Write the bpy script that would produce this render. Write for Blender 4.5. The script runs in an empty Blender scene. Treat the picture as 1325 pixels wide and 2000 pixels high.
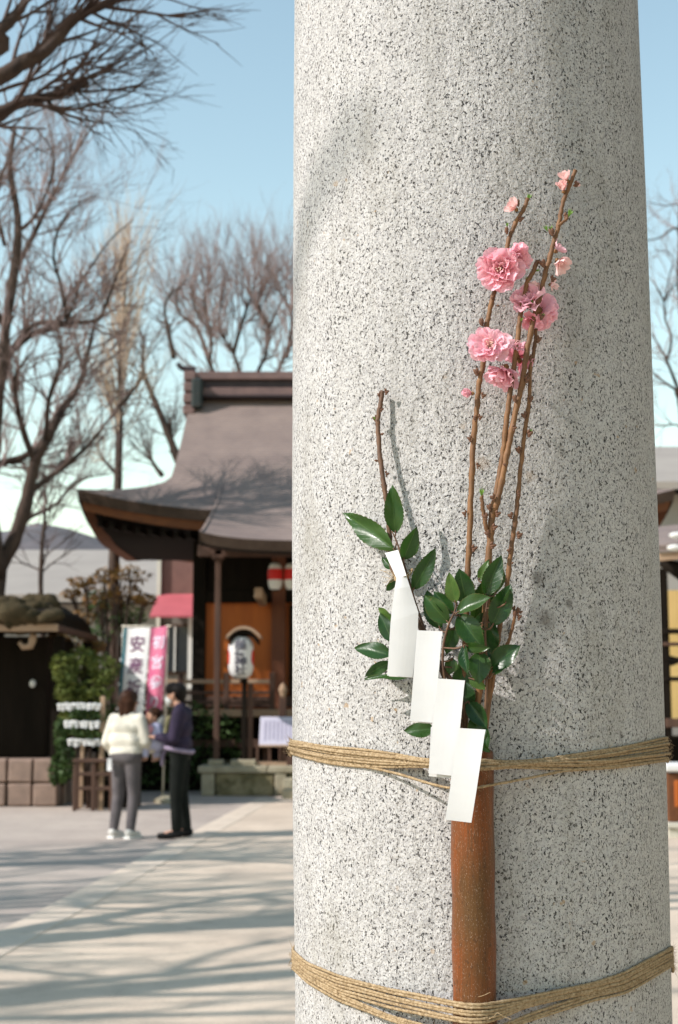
import bpy, bmesh, math, random
from mathutils import Vector, Matrix, Quaternion, noise as mnoise
R = math.radians
C = bpy.context.scene.collection
SC = bpy.context.scene
# ------------------------------------------------------------------ camera, sky, sun, exposure
CAM_H, PITCH, FPX = 1.55, R(7.58), 2777.8
cam_d = bpy.data.cameras.new('camera')
cam = bpy.data.objects.new('camera', cam_d); C.objects.link(cam)
cam.location = (0, 0, CAM_H); cam.rotation_euler = (R(90) + PITCH, 0, 0)
cam_d.sensor_fit = 'VERTICAL'; cam_d.sensor_height = 36; cam_d.lens = 50
cam_d.clip_start = 0.05; cam_d.clip_end = 3000
cam_d.dof.use_dof = True; cam_d.dof.focus_distance = 1.87; cam_d.dof.aperture_fstop = 8.0
cam_d.dof.aperture_blades = 7
SC.camera = cam
SUN_EL, SUN_AZ = R(39), R(-114)          # azimuth from +Y, clockwise
world = bpy.data.worlds.new('World'); SC.world = world; world.use_nodes = True
wn = world.node_tree.nodes; wl = world.node_tree.links; wn.clear()
sky = wn.new('ShaderNodeTexSky'); sky.sky_type = 'NISHITA'; sky.sun_disc = False
sky.sun_elevation = SUN_EL; sky.sun_rotation = SUN_AZ % (2*math.pi)
sky.altitude = 0; sky.air_density = 1.35; sky.dust_density = 0.1; sky.ozone_density = 2.2
bg = wn.new('ShaderNodeBackground'); bg.inputs['Strength'].default_value = 0.13
wo = wn.new('ShaderNodeOutputWorld')
tint = wn.new('ShaderNodeMix'); tint.data_type = 'RGBA'; tint.blend_type = 'MULTIPLY'; tint.inputs[0].default_value = 1
tint.inputs[7].default_value = (1.40, 1.275, 1.00, 1)      # pale cyan winter sky
wl.new(sky.outputs[0], tint.inputs[6]); wl.new(tint.outputs[2], bg.inputs['Color']); wl.new(bg.outputs[0], wo.inputs['Surface'])
sd = bpy.data.lights.new('sun', 'SUN'); sd.energy = 3.8; sd.angle = R(0.53); sd.color = (1.0, 0.935, 0.90)
sun = bpy.data.objects.new('sun', sd); C.objects.link(sun)
to_sun = Vector((math.sin(SUN_AZ)*math.cos(SUN_EL), math.cos(SUN_AZ)*math.cos(SUN_EL), math.sin(SUN_EL)))
sun.rotation_euler = to_sun.to_track_quat('Z', 'Y').to_euler(); sun.location = to_sun*40
vs = SC.view_settings; vs.view_transform = 'Standard'; vs.look = 'None'; vs.gamma = 1.0
vs.exposure = 0.63; vs.use_curve_mapping = False
SC.cycles.use_denoising = True
SC.cycles.max_bounces = 8; SC.cycles.diffuse_bounces = 4; SC.cycles.transparent_max_bounces = 8
SC.cycles.sample_clamp_indirect = 6

# ------------------------------------------------------------------ where a point of the place is seen from the tripod
CP, SP = math.cos(PITCH), math.sin(PITCH)
def slope(v):
    y = (1000-v)/FPX
    return (SP + y*CP)/(CP - y*SP)
def zat(v, Y): return CAM_H + Y*slope(v)
def xat(u, v, Y):
    y = (1000-v)/FPX
    return Y*((u-662.5)/FPX)/(CP - y*SP)
def at(u, v, Y): return Vector((xat(u, v, Y), Y, zat(v, Y)))
def gnd(u, v):
    Y = -CAM_H/slope(v)
    return Vector((xat(u, v, Y), Y, 0))

def lerp(a, b, t): return a + (b-a)*t
def interp(xs, ys, x):
    if x <= xs[0]: return ys[0]
    for i in range(1, len(xs)):
        if x <= xs[i]:
            t = (x-xs[i-1])/(xs[i]-xs[i-1]); return ys[i-1] + (ys[i]-ys[i-1])*t
    return ys[-1]
def smooth_path(pts, n=6):
    P = [Vector(p) for p in pts]
    if len(P) < 3: return P
    P = [P[0]*2-P[1]] + P + [P[-1]*2-P[-2]]
    out = []
    for i in range(1, len(P)-2):
        a, b, c, d = P[i-1:i+3]
        for k in range(n):
            t = k/n
            out.append(0.5*((2*b) + (c-a)*t + (2*a-5*b+4*c-d)*t*t + (3*b-a-3*c+d)*t**3))
    out.append(P[-2]); return out

# ------------------------------------------------------------------ materials
def new_mat(name):
    m = bpy.data.materials.new(name); m.use_nodes = True
    nt = m.node_tree; nt.nodes.clear()
    out = nt.nodes.new('ShaderNodeOutputMaterial'); b = nt.nodes.new('ShaderNodeBsdfPrincipled')
    nt.links.new(b.outputs[0], out.inputs['Surface'])
    return m, nt, b, out
def node(nt, t, **k):
    n = nt.nodes.new(t)
    for a, v in k.items(): setattr(n, a, v)
    return n
def val(nt, sock, v):
    if hasattr(v, 'links') or hasattr(v, 'is_linked'): nt.links.new(v, sock)
    else: sock.default_value = v
def ntex(nt, vec, scale, detail=2, rough=0.5, dist=0.0):
    n = node(nt, 'ShaderNodeTexNoise'); nt.links.new(vec, n.inputs['Vector'])
    n.inputs['Scale'].default_value = scale; n.inputs['Detail'].default_value = detail
    n.inputs['Roughness'].default_value = rough; n.inputs['Distortion'].default_value = dist
    return n.outputs['Fac']
def ramp(nt, fac, stops, mode='LINEAR'):
    r = node(nt, 'ShaderNodeValToRGB'); r.color_ramp.interpolation = mode
    e = r.color_ramp.elements
    while len(e) < len(stops): e.new(0.5)
    for i, (p, c) in enumerate(stops):
        e[i].position = p
        e[i].color = (c, c, c, 1) if not hasattr(c, '__len__') else (*c, 1)
    nt.links.new(fac, r.inputs[0]); return r.outputs[0]
def mix(nt, fac, a, b, mode='MIX'):
    n = node(nt, 'ShaderNodeMix', data_type='RGBA', blend_type=mode)
    val(nt, n.inputs[0], fac)
    for s, v in ((n.inputs[6], a), (n.inputs[7], b)):
        if isinstance(v, (tuple, list)): s.default_value = (*v, 1)
        else: nt.links.new(v, s)
    return n.outputs[2]
def mth(nt, op, a, b=0.0, clamp=False):
    n = node(nt, 'ShaderNodeMath', operation=op, use_clamp=clamp)
    val(nt, n.inputs[0], a); val(nt, n.inputs[1], b); return n.outputs[0]
def bump(nt, b, h, strength, dist):
    n = node(nt, 'ShaderNodeBump'); n.inputs['Strength'].default_value = strength
    n.inputs['Distance'].default_value = dist
    nt.links.new(h, n.inputs['Height']); nt.links.new(n.outputs[0], b.inputs['Normal']); return n
def objvec(nt, sc=(1, 1, 1)):
    t = node(nt, 'ShaderNodeTexCoord')
    m = node(nt, 'ShaderNodeMapping'); m.inputs['Scale'].default_value = sc
    nt.links.new(t.outputs['Object'], m.inputs['Vector']); return m.outputs[0]
def surf_mat(name, c1, c2=None, scale=6, rough=0.8, bmp=0.0, bscale=None, bdist=0.01, sc=(1, 1, 1), spec=0.3,
             detail=4, transl=0.0, lo=0.3, hi=0.7, dirt=None):
    m, nt, b, out = new_mat(name)
    v = objvec(nt, sc)
    c2 = c2 or tuple(x*0.75 for x in c1)
    col = ramp(nt, ntex(nt, v, scale, detail, 0.6), [(lo, c2), (hi, c1)])
    if dirt:
        col = mix(nt, ramp(nt, ntex(nt, v, dirt[1], 5, 0.65), [(0.5, 0), (0.7, 1)]), col, dirt[0])
    nt.links.new(col, b.inputs['Base Color'])
    b.inputs['Roughness'].default_value = rough; b.inputs['Specular IOR Level'].default_value = spec
    if bmp: bump(nt, b, ntex(nt, v, bscale or scale*3, 4, 0.65), bmp, bdist)
    if transl:
        t = node(nt, 'ShaderNodeBsdfTranslucent'); nt.links.new(col, t.inputs['Color'])
        mx = node(nt, 'ShaderNodeMixShader'); mx.inputs[0].default_value = transl
        nt.links.new(b.outputs[0], mx.inputs[1]); nt.links.new(t.outputs[0], mx.inputs[2])
        nt.links.new(mx.outputs[0], out.inputs['Surface'])
    return m

M = {}
def make_granite():
    m, nt, b, out = new_mat('granite'); v = objvec(nt)
    vw = objvec(nt, (1, 1, 0.75))
    base = ramp(nt, ntex(nt, v, 210, 3, 0.6), [(0.28, (0.37, 0.358, 0.35)), (0.44, (0.495, 0.480, 0.463)), (0.62, (0.54, 0.525, 0.505)), (0.74, (0.62, 0.606, 0.585))])
    vo = node(nt, 'ShaderNodeTexVoronoi'); vo.inputs['Scale'].default_value = 300; vo.inputs['Randomness'].default_value = 1
    nt.links.new(vw, vo.inputs['Vector'])
    sep = node(nt, 'ShaderNodeSeparateColor'); nt.links.new(vo.outputs['Color'], sep.inputs[0])
    g = ramp(nt, sep.outputs[0], [(0.74, 0), (0.80, 1)])
    base = mix(nt, mth(nt, 'MULTIPLY', g, 0.38), base, (0.24, 0.232, 0.235))
    f1 = ramp(nt, mth(nt, 'ADD', ntex(nt, vw, 310, 2.5, 0.55, 0.4), mth(nt, 'MULTIPLY', mth(nt, 'SUBTRACT', ntex(nt, v, 26, 4, 0.7), 0.5), 0.15)), [(0.588, 0), (0.622, 1)])
    base = mix(nt, f1, base, (0.010, 0.010, 0.011))
    f2 = ramp(nt, ntex(nt, vw, 520, 2, 0.5, 0.3), [(0.565, 0), (0.64, 1)])
    base = mix(nt, mth(nt, 'MULTIPLY', f2, 0.75), base, (0.10, 0.088, 0.08))
    f3 = ramp(nt, ntex(nt, vw, 70, 3, 0.7), [(0.68, 0), (0.72, 1)])
    base = mix(nt, mth(nt, 'MULTIPLY', f3, 0.55), base, (0.12, 0.10, 0.085))
    strk = ramp(nt, ntex(nt, objvec(nt, (1, 1, .06)), 22, 4, 0.7), [(0.5, 0), (0.75, 1)])
    base = mix(nt, mth(nt, 'MULTIPLY', strk, 0.28), base, (0.25, 0.235, 0.20))
    # ochre lichen freckles and dull weather stains that belong to the stone
    rust = mth(nt, 'MULTIPLY', ramp(nt, ntex(nt, v, 60, 2), [(0.70, 0), (0.74, 1)]), ramp(nt, ntex(nt, v, 6, 2), [(0.5, 0), (0.6, 1)]))
    base = mix(nt, mth(nt, 'MULTIPLY', rust, 0.6), base, (0.36, 0.21, 0.07))
    st = mth(nt, 'MULTIPLY', ramp(nt, ntex(nt, objvec(nt, (1, 1, 0.45)), 7, 5, 0.7), [(0.54, 0), (0.75, 1)]), 0.5)
    base = mix(nt, st, base, (0.22, 0.20, 0.155), 'MIX')
    base = mix(nt, mth(nt, 'MULTIPLY', ramp(nt, ntex(nt, objvec(nt, (1, 1, .6)), 9, 4, 0.65), [(0.35, 0), (0.7, 1)]), 0.22), base, (0.30, 0.285, 0.27))
    nt.links.new(base, b.inputs['Base Color'])
    b.inputs['Roughness'].default_value = 0.82; b.inputs['Specular IOR Level'].default_value = 0.25
    h = mth(nt, 'ADD', mth(nt, 'MULTIPLY', ntex(nt, v, 210, 4, 0.65), 0.6), mth(nt, 'MULTIPLY', ntex(nt, objvec(nt, (1, 1, 0.5)), 70, 3, 0.6), 0.8))
    h = mth(nt, 'ADD', h, mth(nt, 'MULTIPLY', ntex(nt, objvec(nt, (1, 1, 0.2)), 16, 2), 0.9))
    bump(nt, b, h, 0.9, 0.0048)
    return m
M['granite'] = make_granite()
def make_leaf(name, c_dark, c_light, rough):
    m, nt, b, out = new_mat(name)
    uv = node(nt, 'ShaderNodeUVMap'); sep = node(nt, 'ShaderNodeSeparateXYZ'); nt.links.new(uv.outputs[0], sep.inputs[0])
    a = mth(nt, 'ABSOLUTE', mth(nt, 'SUBTRACT', sep.outputs[1], 0.5))
    rib = ramp(nt, a, [(0.008, 1), (0.035, 0)])
    w = mth(nt, 'SINE', mth(nt, 'MULTIPLY', mth(nt, 'SUBTRACT', sep.outputs[0], mth(nt, 'MULTIPLY', a, 0.5)), 52))
    vein = ramp(nt, w, [(0.88, 0), (1.0, 1)])
    v = objvec(nt)
    col = ramp(nt, ntex(nt, v, 55, 4, 0.6), [(0.3, c_dark), (0.7, c_light)])
    oi = node(nt, 'ShaderNodeObjectInfo')
    col = mix(nt, mth(nt, 'MULTIPLY', ramp(nt, oi.outputs['Random'], [(0.35, 0), (1.0, 1)]), 0.75), col, (0.032, 0.075, 0.010))
    edge = ramp(nt, mth(nt, 'ADD', a, mth(nt, 'MULTIPLY', ntex(nt, objvec(nt), 130, 3), 0.16)), [(0.545, 0), (0.575, 1)])
    col = mix(nt, mth(nt, 'MULTIPLY', edge, 0.45), col, (0.13, 0.10, 0.03))
    col = mix(nt, mth(nt, 'MULTIPLY', vein, 0.12), col, tuple(min(1, x*2.0) for x in c_light))
    col = mix(nt, mth(nt, 'MULTIPLY', rib, 0.4), col, (0.08, 0.15, 0.035))
    sp = ramp(nt, ntex(nt, v, 160, 2), [(0.72, 0), (0.75, 1)])
    col = mix(nt, mth(nt, 'MULTIPLY', sp, 0.35), col, (0.16, 0.12, 0.04))
    nt.links.new(col, b.inputs['Base Color'])
    nt.links.new(ramp(nt, ntex(nt, v, 40, 3), [(0.3, rough-0.07), (0.7, rough+0.12)]), b.inputs['Roughness'])
    b.inputs['Specular IOR Level'].default_value = 0.34
    bump(nt, b, mth(nt, 'ADD', mth(nt, 'MULTIPLY', vein, -0.4), ntex(nt, v, 120, 3)), 0.25, 0.0012)
    t = node(nt, 'ShaderNodeBsdfTranslucent'); nt.links.new(mix(nt, 0.6, col, (0.10, 0.30, 0.03)), t.inputs['Color'])
    mx = node(nt, 'ShaderNodeMixShader'); mx.inputs[0].default_value = 0.16
    nt.links.new(b.outputs[0], mx.inputs[1]); nt.links.new(t.outputs[0], mx.inputs[2])
    nt.links.new(mx.outputs[0], out.inputs['Surface'])
    return m
M['leaf'] = make_leaf('glossy_leaf', (0.009, 0.029, 0.008), (0.017, 0.056, 0.011), 0.30)
M['leaf_young'] = make_leaf('young_leaf', (0.035, 0.09, 0.015), (0.09, 0.14, 0.025), 0.34)
def make_petal(name, edge, core, tr):
    m, nt, b, out = new_mat(name)
    uv = node(nt, 'ShaderNodeUVMap'); sep = node(nt, 'ShaderNodeSeparateXYZ'); nt.links.new(uv.outputs[0], sep.inputs[0])
    mp = node(nt, 'ShaderNodeMapping'); mp.inputs['Scale'].default_value = (2.0, 26, 1); nt.links.new(uv.outputs[0], mp.inputs['Vector'])
    streak = ntex(nt, mp.outputs[0], 1.0, 3, 0.6)
    col = ramp(nt, sep.outputs[0], [(0.05, core), (0.5, edge), (0.95, tuple(min(1, x*1.05+0.03) for x in edge))])
    col = mix(nt, ramp(nt, streak, [(0.45, 0), (0.78, 0.42)]), col, (0.86, 0.36, 0.44))
    nt.links.new(col, b.inputs['Base Color']); b.inputs['Roughness'].default_value = 0.55
    b.inputs['Specular IOR Level'].default_value = 0.2
    t = node(nt, 'ShaderNodeBsdfTranslucent'); nt.links.new(col, t.inputs['Color'])
    mx = node(nt, 'ShaderNodeMixShader'); mx.inputs[0].default_value = tr
    nt.links.new(b.outputs[0], mx.inputs[1]); nt.links.new(t.outputs[0], mx.inputs[2])
    nt.links.new(mx.outputs[0], out.inputs['Surface'])
    return m
M['petal_pale'] = make_petal('petal_pale', (0.93, 0.60, 0.67), (0.95, 0.80, 0.80), 0.42)
M['petal_pink'] = make_petal('petal_pink', (0.93, 0.55, 0.62), (0.90, 0.40, 0.47), 0.42)
M['petal_deep'] = make_petal('petal_deep', (0.92, 0.45, 0.53), (0.86, 0.22, 0.30), 0.42)
M['petal_blush'] = make_petal('petal_blush', (0.92, 0.66, 0.63), (0.90, 0.52, 0.49), 0.38)
M['bark_twig'] = surf_mat('bark_twig', (0.235, 0.115, 0.045), (0.10, 0.048, 0.024), 90, 0.6, 0.5, 260, 0.001, sc=(1, 1, 0.45), spec=0.35)
M['bark_dark'] = surf_mat('bark_dark', (0.16, 0.085, 0.045), (0.07, 0.04, 0.028), 110, 0.65, 0.5, 260, 0.001, sc=(1, 1, 0.5))
M['bud'] = surf_mat('bud_scale', (0.22, 0.11, 0.065), (0.09, 0.045, 0.03), 300, 0.7, 0.5, 500, 0.0008)
M['shoot'] = surf_mat('green_shoot', (0.22, 0.38, 0.06), (0.12, 0.25, 0.04), 200, 0.5, transl=0.3)
M['stamen'] = surf_mat('stamen', (0.85, 0.72, 0.55), (0.78, 0.45, 0.40), 300, 0.6)
M['calyx'] = surf_mat('calyx', (0.30, 0.13, 0.06), (0.15, 0.10, 0.03), 250, 0.6)
M['paper'] = surf_mat('paper', (0.725, 0.72, 0.705), (0.68, 0.675, 0.66), 25, 0.85, 0.08, 400, 0.0006, spec=0.1, transl=0.12)
def make_jute():
    m, nt, b, out = new_mat('jute'); v = objvec(nt)
    col = ramp(nt, ntex(nt, v, 260, 4, 0.7), [(0.28, (0.15, 0.095, 0.048)), (0.5, (0.34, 0.245, 0.14)), (0.72, (0.50, 0.39, 0.255))])
    nt.links.new(col, b.inputs['Base Color']); b.inputs['Roughness'].default_value = 0.9
    b.inputs['Specular IOR Level'].default_value = 0.15
    bump(nt, b, ntex(nt, v, 900, 3, 0.6), 0.6, 0.0008); return m
M['jute'] = make_jute()
def make_bamboo():
    m, nt, b, out = new_mat('stained_bamboo'); v = objvec(nt)
    big = ntex(nt, objvec(nt, (1, 1, 0.35)), 14, 3, 0.6)
    col = ramp(nt, big, [(0.32, (0.10, 0.048, 0.016)), (0.5, (0.165, 0.046, 0.011)), (0.68, (0.24, 0.064, 0.012))])
    fib = ntex(nt, objvec(nt, (1, 1, 0.06)), 420, 2)
    col = mix(nt, ramp(nt, fib, [(0.38, 0), (0.68, 0.6)]), col, (0.085, 0.040, 0.016))
    wx = ntex(nt, objvec(nt, (1, 1, 0.4)), 900, 2.5, 0.6)
    col = mix(nt, mth(nt, 'MULTIPLY', ramp(nt, wx, [(0.60, 0), (0.70, 1)]), 0.6), col, (0.36, 0.27, 0.21))
    dk = ntex(nt, objvec(nt, (1, 1, 0.5)), 300, 2)
    col = mix(nt, mth(nt, 'MULTIPLY', ramp(nt, dk, [(0.62, 0), (0.66, 1)]), 0.6), col, (0.06, 0.03, 0.015))
    nt.links.new(col, b.inputs['Base Color']); b.inputs['Roughness'].default_value = 0.34
    b.inputs['Specular IOR Level'].default_value = 0.22
    bump(nt, b, mth(nt, 'ADD', fib, wx), 0.35, 0.0008); return m
M['bamboo'] = make_bamboo()
def make_ground(name, c1, c2, c3):
    m, nt, b, out = new_mat(name); v = objvec(nt)
    col = ramp(nt, ntex(nt, v, 0.9, 5, 0.62), [(0.3, c2), (0.7, c1)])
    col = mix(nt, mth(nt, 'MULTIPLY', ramp(nt, ntex(nt, v, 0.35, 6, 0.7), [(0.46, 0), (0.66, 1)]), 0.8), col, c3)
    col = mix(nt, mth(nt, 'MULTIPLY', ramp(nt, ntex(nt, objvec(nt, (1, 1, 1)), 4.5, 6, 0.72), [(0.52, 0), (0.68, 1)]), 0.35), col, tuple(x*0.62 for x in c3))
    col = mix(nt, ramp(nt, ntex(nt, v, 110, 2), [(0.55, 0), (0.75, 0.4)]), col, tuple(x*0.45 for x in c2))
    nt.links.new(col, b.inputs['Base Color']); b.inputs['Roughness'].default_value = 0.92
    b.inputs['Specular IOR Level'].default_value = 0.2
    bump(nt, b, ntex(nt, v, 70, 4, 0.7), 0.5, 0.01); return m
M['ground'] = make_ground('pale_asphalt', (0.47, 0.395, 0.335), (0.39, 0.328, 0.28), (0.33, 0.275, 0.24))
M['path'] = make_ground('warm_concrete', (0.63, 0.515, 0.40), (0.55, 0.445, 0.345), (0.46, 0.37, 0.29))
M['kerb'] = make_ground('kerb_stone', (0.64, 0.535, 0.425), (0.57, 0.47, 0.375), (0.49, 0.405, 0.325))
def make_roof(name, c1, c2):
    m, nt, b, out = new_mat(name); v = objvec(nt)
    col = ramp(nt, ntex(nt, v, 1.6, 5, 0.65), [(0.3, c2), (0.7, c1)])
    w = node(nt, 'ShaderNodeTexWave', wave_type='BANDS', bands_direction='Z'); nt.links.new(v, w.inputs['Vector'])
    w.inputs['Scale'].default_value = 5.0; w.inputs['Distortion'].default_value = 0.4; w.inputs['Detail'].default_value = 2
    col = mix(nt, mth(nt, 'MULTIPLY', w.outputs['Fac'], 0.45), col, tuple(x*0.6 for x in c2))
    nt.links.new(col, b.inputs['Base Color']); b.inputs['Roughness'].default_value = 0.72
    b.inputs['Specular IOR Level'].default_value = 0.3
    bump(nt, b, w.outputs['Fac'], 0.5, 0.02); return m
M['roof'] = make_roof('copper_shingle', (0.275, 0.21, 0.178), (0.185, 0.14, 0.125))
M['ridge'] = surf_mat('ridge_copper', (0.20, 0.125, 0.11), (0.13, 0.085, 0.08), 4, 0.6, 0.2, 20)
M['ridge_dark'] = surf_mat('ridge_dark', (0.05, 0.035, 0.038), (0.03, 0.022, 0.024), 4, 0.6)
M['ridge_end'] = surf_mat('verdigris_end', (0.028, 0.038, 0.036), (0.018, 0.024, 0.023), 5, 0.6)
M['fascia_dark'] = surf_mat('fascia_dark', (0.070, 0.048, 0.035), (0.045, 0.03, 0.022), 5, 0.8, 0.2, 30, spec=0.08)
M['fascia_red'] = surf_mat('fascia_red', (0.17, 0.062, 0.022), (0.11, 0.042, 0.018), 5, 0.75, 0.2, 30)
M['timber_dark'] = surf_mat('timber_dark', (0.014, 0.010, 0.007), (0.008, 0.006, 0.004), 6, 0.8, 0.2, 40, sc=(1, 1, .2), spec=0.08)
M['timber_brown'] = surf_mat('timber_brown', (0.095, 0.050, 0.033), (0.06, 0.033, 0.023), 6, 0.75, 0.2, 40, sc=(1, 1, .2))
M['timber_red'] = surf_mat('timber_red', (0.17, 0.058, 0.028), (0.11, 0.04, 0.02), 6, 0.7, 0.2, 40, sc=(1, 1, .2))
M['timber_pale'] = surf_mat('timber_pale', (0.42, 0.29, 0.19), (0.30, 0.20, 0.13), 6, 0.75, 0.2, 40, sc=(.2, 1, 1))
M['orange_wall'] = surf_mat('orange_boards', (0.48, 0.125, 0.018), (0.37, 0.09, 0.013), 5, 0.55, 0.15, 30, sc=(1, 1, .15))
M['stone_mossy'] = surf_mat('stone_mossy', (0.30, 0.255, 0.155), (0.14, 0.115, 0.055), 5, 0.9, 0.6, 18, 0.03, dirt=((0.045, 0.042, 0.016), 3.5))
M['moss_dark'] = surf_mat('moss_dark', (0.085, 0.062, 0.035), (0.03, 0.026, 0.014), 6, 0.95, 0.6, 18, 0.03, spec=0.08)
M['stone_pale'] = surf_mat('stone_pale', (0.40, 0.355, 0.255), (0.27, 0.235, 0.16), 5, 0.9, 0.5, 22, 0.02)
M['stone_pink'] = surf_mat('stone_pink', (0.30, 0.21, 0.165), (0.21, 0.15, 0.12), 5, 0.9, 0.4, 24, 0.02)
M['red_paint'] = surf_mat('red_paint', (0.60, 0.02, 0.015), (0.5, 0.015, 0.012), 6, 0.6)
M['lantern_paper'] = surf_mat('lantern_paper', (0.80, 0.78, 0.74), (0.72, 0.70, 0.67), 8, 0.8, transl=0.2)
M['ink'] = surf_mat('ink', (0.025, 0.022, 0.05), (0.018, 0.016, 0.04), 8, 0.7)
M['ink_plum'] = surf_mat('ink_plum', (0.16, 0.07, 0.13), (0.11, 0.05, 0.10), 8, 0.7)
M['ink_red'] = surf_mat('ink_red', (0.42, 0.14, 0.12), (0.34, 0.10, 0.09), 8, 0.7)
M['cloth_white'] = surf_mat('cloth_white', (0.82, 0.81, 0.79), (0.76, 0.755, 0.74), 3, 0.85, transl=0.2)
M['cloth_pink'] = surf_mat('cloth_pink', (0.74, 0.23, 0.33), (0.60, 0.11, 0.24), 2.2, 0.8, transl=0.2)
M['cloth_teal'] = surf_mat('cloth_teal', (0.045, 0.17, 0.20), (0.03, 0.12, 0.15), 3, 0.8)
M['print_white'] = surf_mat('print_white', (0.75, 0.70, 0.78), (0.62, 0.58, 0.68), 4, 0.8)
M['pole'] = surf_mat('pole_plastic', (0.66, 0.60, 0.48), (0.56, 0.5, 0.4), 3, 0.5)
M['sign'] = surf_mat('sign_board', (0.55, 0.53, 0.62), (0.47, 0.45, 0.54), 2, 0.6)
M['sign_print'] = surf_mat('sign_print', (0.30, 0.28, 0.38), (0.26, 0.24, 0.33), 2, 0.6)
M['bark_tree'] = surf_mat('bark_tree', (0.085, 0.055, 0.040), (0.035, 0.024, 0.019), 9, 0.9, 0.6, 30, 0.03, sc=(1, 1, .4))
M['twig_far'] = surf_mat('twig_far', (0.10, 0.065, 0.052), (0.05, 0.035, 0.03), 2, 0.85)
M['twig_pink'] = surf_mat('twig_pink', (0.27, 0.195, 0.175), (0.17, 0.12, 0.11), 2, 0.85)
M['twig_pale'] = surf_mat('twig_pale', (0.50, 0.40, 0.30), (0.36, 0.27, 0.20), 2, 0.85)
M['foliage'] = surf_mat('foliage_green', (0.060, 0.105, 0.024), (0.022, 0.045, 0.012), 3.5, 0.6, transl=0.25)
M['foliage_yellow'] = surf_mat('foliage_yellow', (0.15, 0.17, 0.035), (0.05, 0.08, 0.018), 3.0, 0.6, transl=0.25)
M['foliage_rust'] = surf_mat('foliage_rust', (0.24, 0.115, 0.035), (0.11, 0.075, 0.02), 3.5, 0.65, transl=0.25)
M['hall_wall'] = surf_mat('hall_wall', (0.33, 0.305, 0.27), (0.28, 0.255, 0.225), 0.4, 0.85)
M['hall_roof'] = surf_mat('hall_roof', (0.33, 0.29, 0.25), (0.27, 0.235, 0.205), 0.4, 0.7, 0.2, 4)
M['hall_roof_dark'] = surf_mat('hall_roof_dark', (0.16, 0.145, 0.15), (0.12, 0.11, 0.115), 0.5, 0.7)
M['house_brown'] = surf_mat('house_brown', (0.20, 0.105, 0.085), (0.15, 0.078, 0.066), 3, 0.8, 0.3, 14)
M['awning'] = surf_mat('awning', (0.44, 0.10, 0.115), (0.36, 0.08, 0.092), 2, 0.7)
M['house_grey'] = surf_mat('house_grey', (0.21, 0.19, 0.165), (0.15, 0.135, 0.12), 2, 0.8)
M['house_cream'] = surf_mat('house_cream', (0.60, 0.57, 0.48), (0.52, 0.49, 0.41), 1, 0.8)
M['glass_dark'] = surf_mat('glass_dark', (0.035, 0.04, 0.045), (0.025, 0.028, 0.03), 2, 0.12, spec=0.5)
M['white_metal'] = surf_mat('white_metal', (0.70, 0.69, 0.64), (0.62, 0.61, 0.57), 3, 0.5)
M['hill'] = surf_mat('wooded_hill', (0.13, 0.115, 0.12), (0.085, 0.08, 0.085), 0.05, 0.95)
M['skin'] = surf_mat('skin', (0.52, 0.29, 0.20), (0.46, 0.25, 0.17), 12, 0.55)
M['hair_brown'] = surf_mat('hair_brown', (0.060, 0.026, 0.014), (0.022, 0.011, 0.008), 14, 0.5, spec=0.08)
M['hair_black'] = surf_mat('hair_black', (0.018, 0.014, 0.012), (0.01, 0.008, 0.008), 14, 0.45, spec=0.08)
M['knit_cream'] = surf_mat('knit_cream', (0.70, 0.655, 0.555), (0.60, 0.56, 0.47), 9, 0.95, 0.5, 120, 0.01)
M['jeans_grey'] = surf_mat('jeans_grey', (0.135, 0.118, 0.12), (0.085, 0.075, 0.08), 7, 0.9, 0.3, 60)
M['jacket_plum'] = surf_mat('jacket_plum', (0.050, 0.036, 0.066), (0.016, 0.014, 0.024), 5, 0.8, 0.3, 40, spec=0.08)
M['trousers_black'] = surf_mat('trousers_black', (0.014, 0.016, 0.014), (0.009, 0.010, 0.009), 6, 0.85, spec=0.08)
M['shoe_white'] = surf_mat('shoe_white', (0.62, 0.60, 0.56), (0.5, 0.48, 0.45), 8, 0.7)
M['shoe_black'] = surf_mat('shoe_black', (0.015, 0.014, 0.014), (0.01, 0.01, 0.01), 8, 0.5, spec=0.08)
M['mask_white'] = surf_mat('mask_white', (0.82, 0.81, 0.78), (0.78, 0.77, 0.74), 8, 0.8)
M['baby_blue'] = surf_mat('baby_blue', (0.50, 0.50, 0.66), (0.42, 0.42, 0.58), 8, 0.9)
M['baby_pink'] = surf_mat('baby_pink', (0.70, 0.33, 0.36), (0.6, 0.27, 0.3), 8, 0.9)
M['khaki'] = surf_mat('khaki', (0.28, 0.24, 0.13), (0.2, 0.17, 0.09), 8, 0.85)
M['strap_lilac'] = surf_mat('strap_lilac', (0.30, 0.24, 0.32), (0.22, 0.17, 0.25), 8, 0.85)
M['yellow_wall'] = surf_mat('yellow_plaster', (0.72, 0.52, 0.22), (0.62, 0.43, 0.16), 2, 0.8)
M['iron'] = surf_mat('dark_iron', (0.03, 0.026, 0.024), (0.02, 0.018, 0.018), 6, 0.6)

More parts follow.
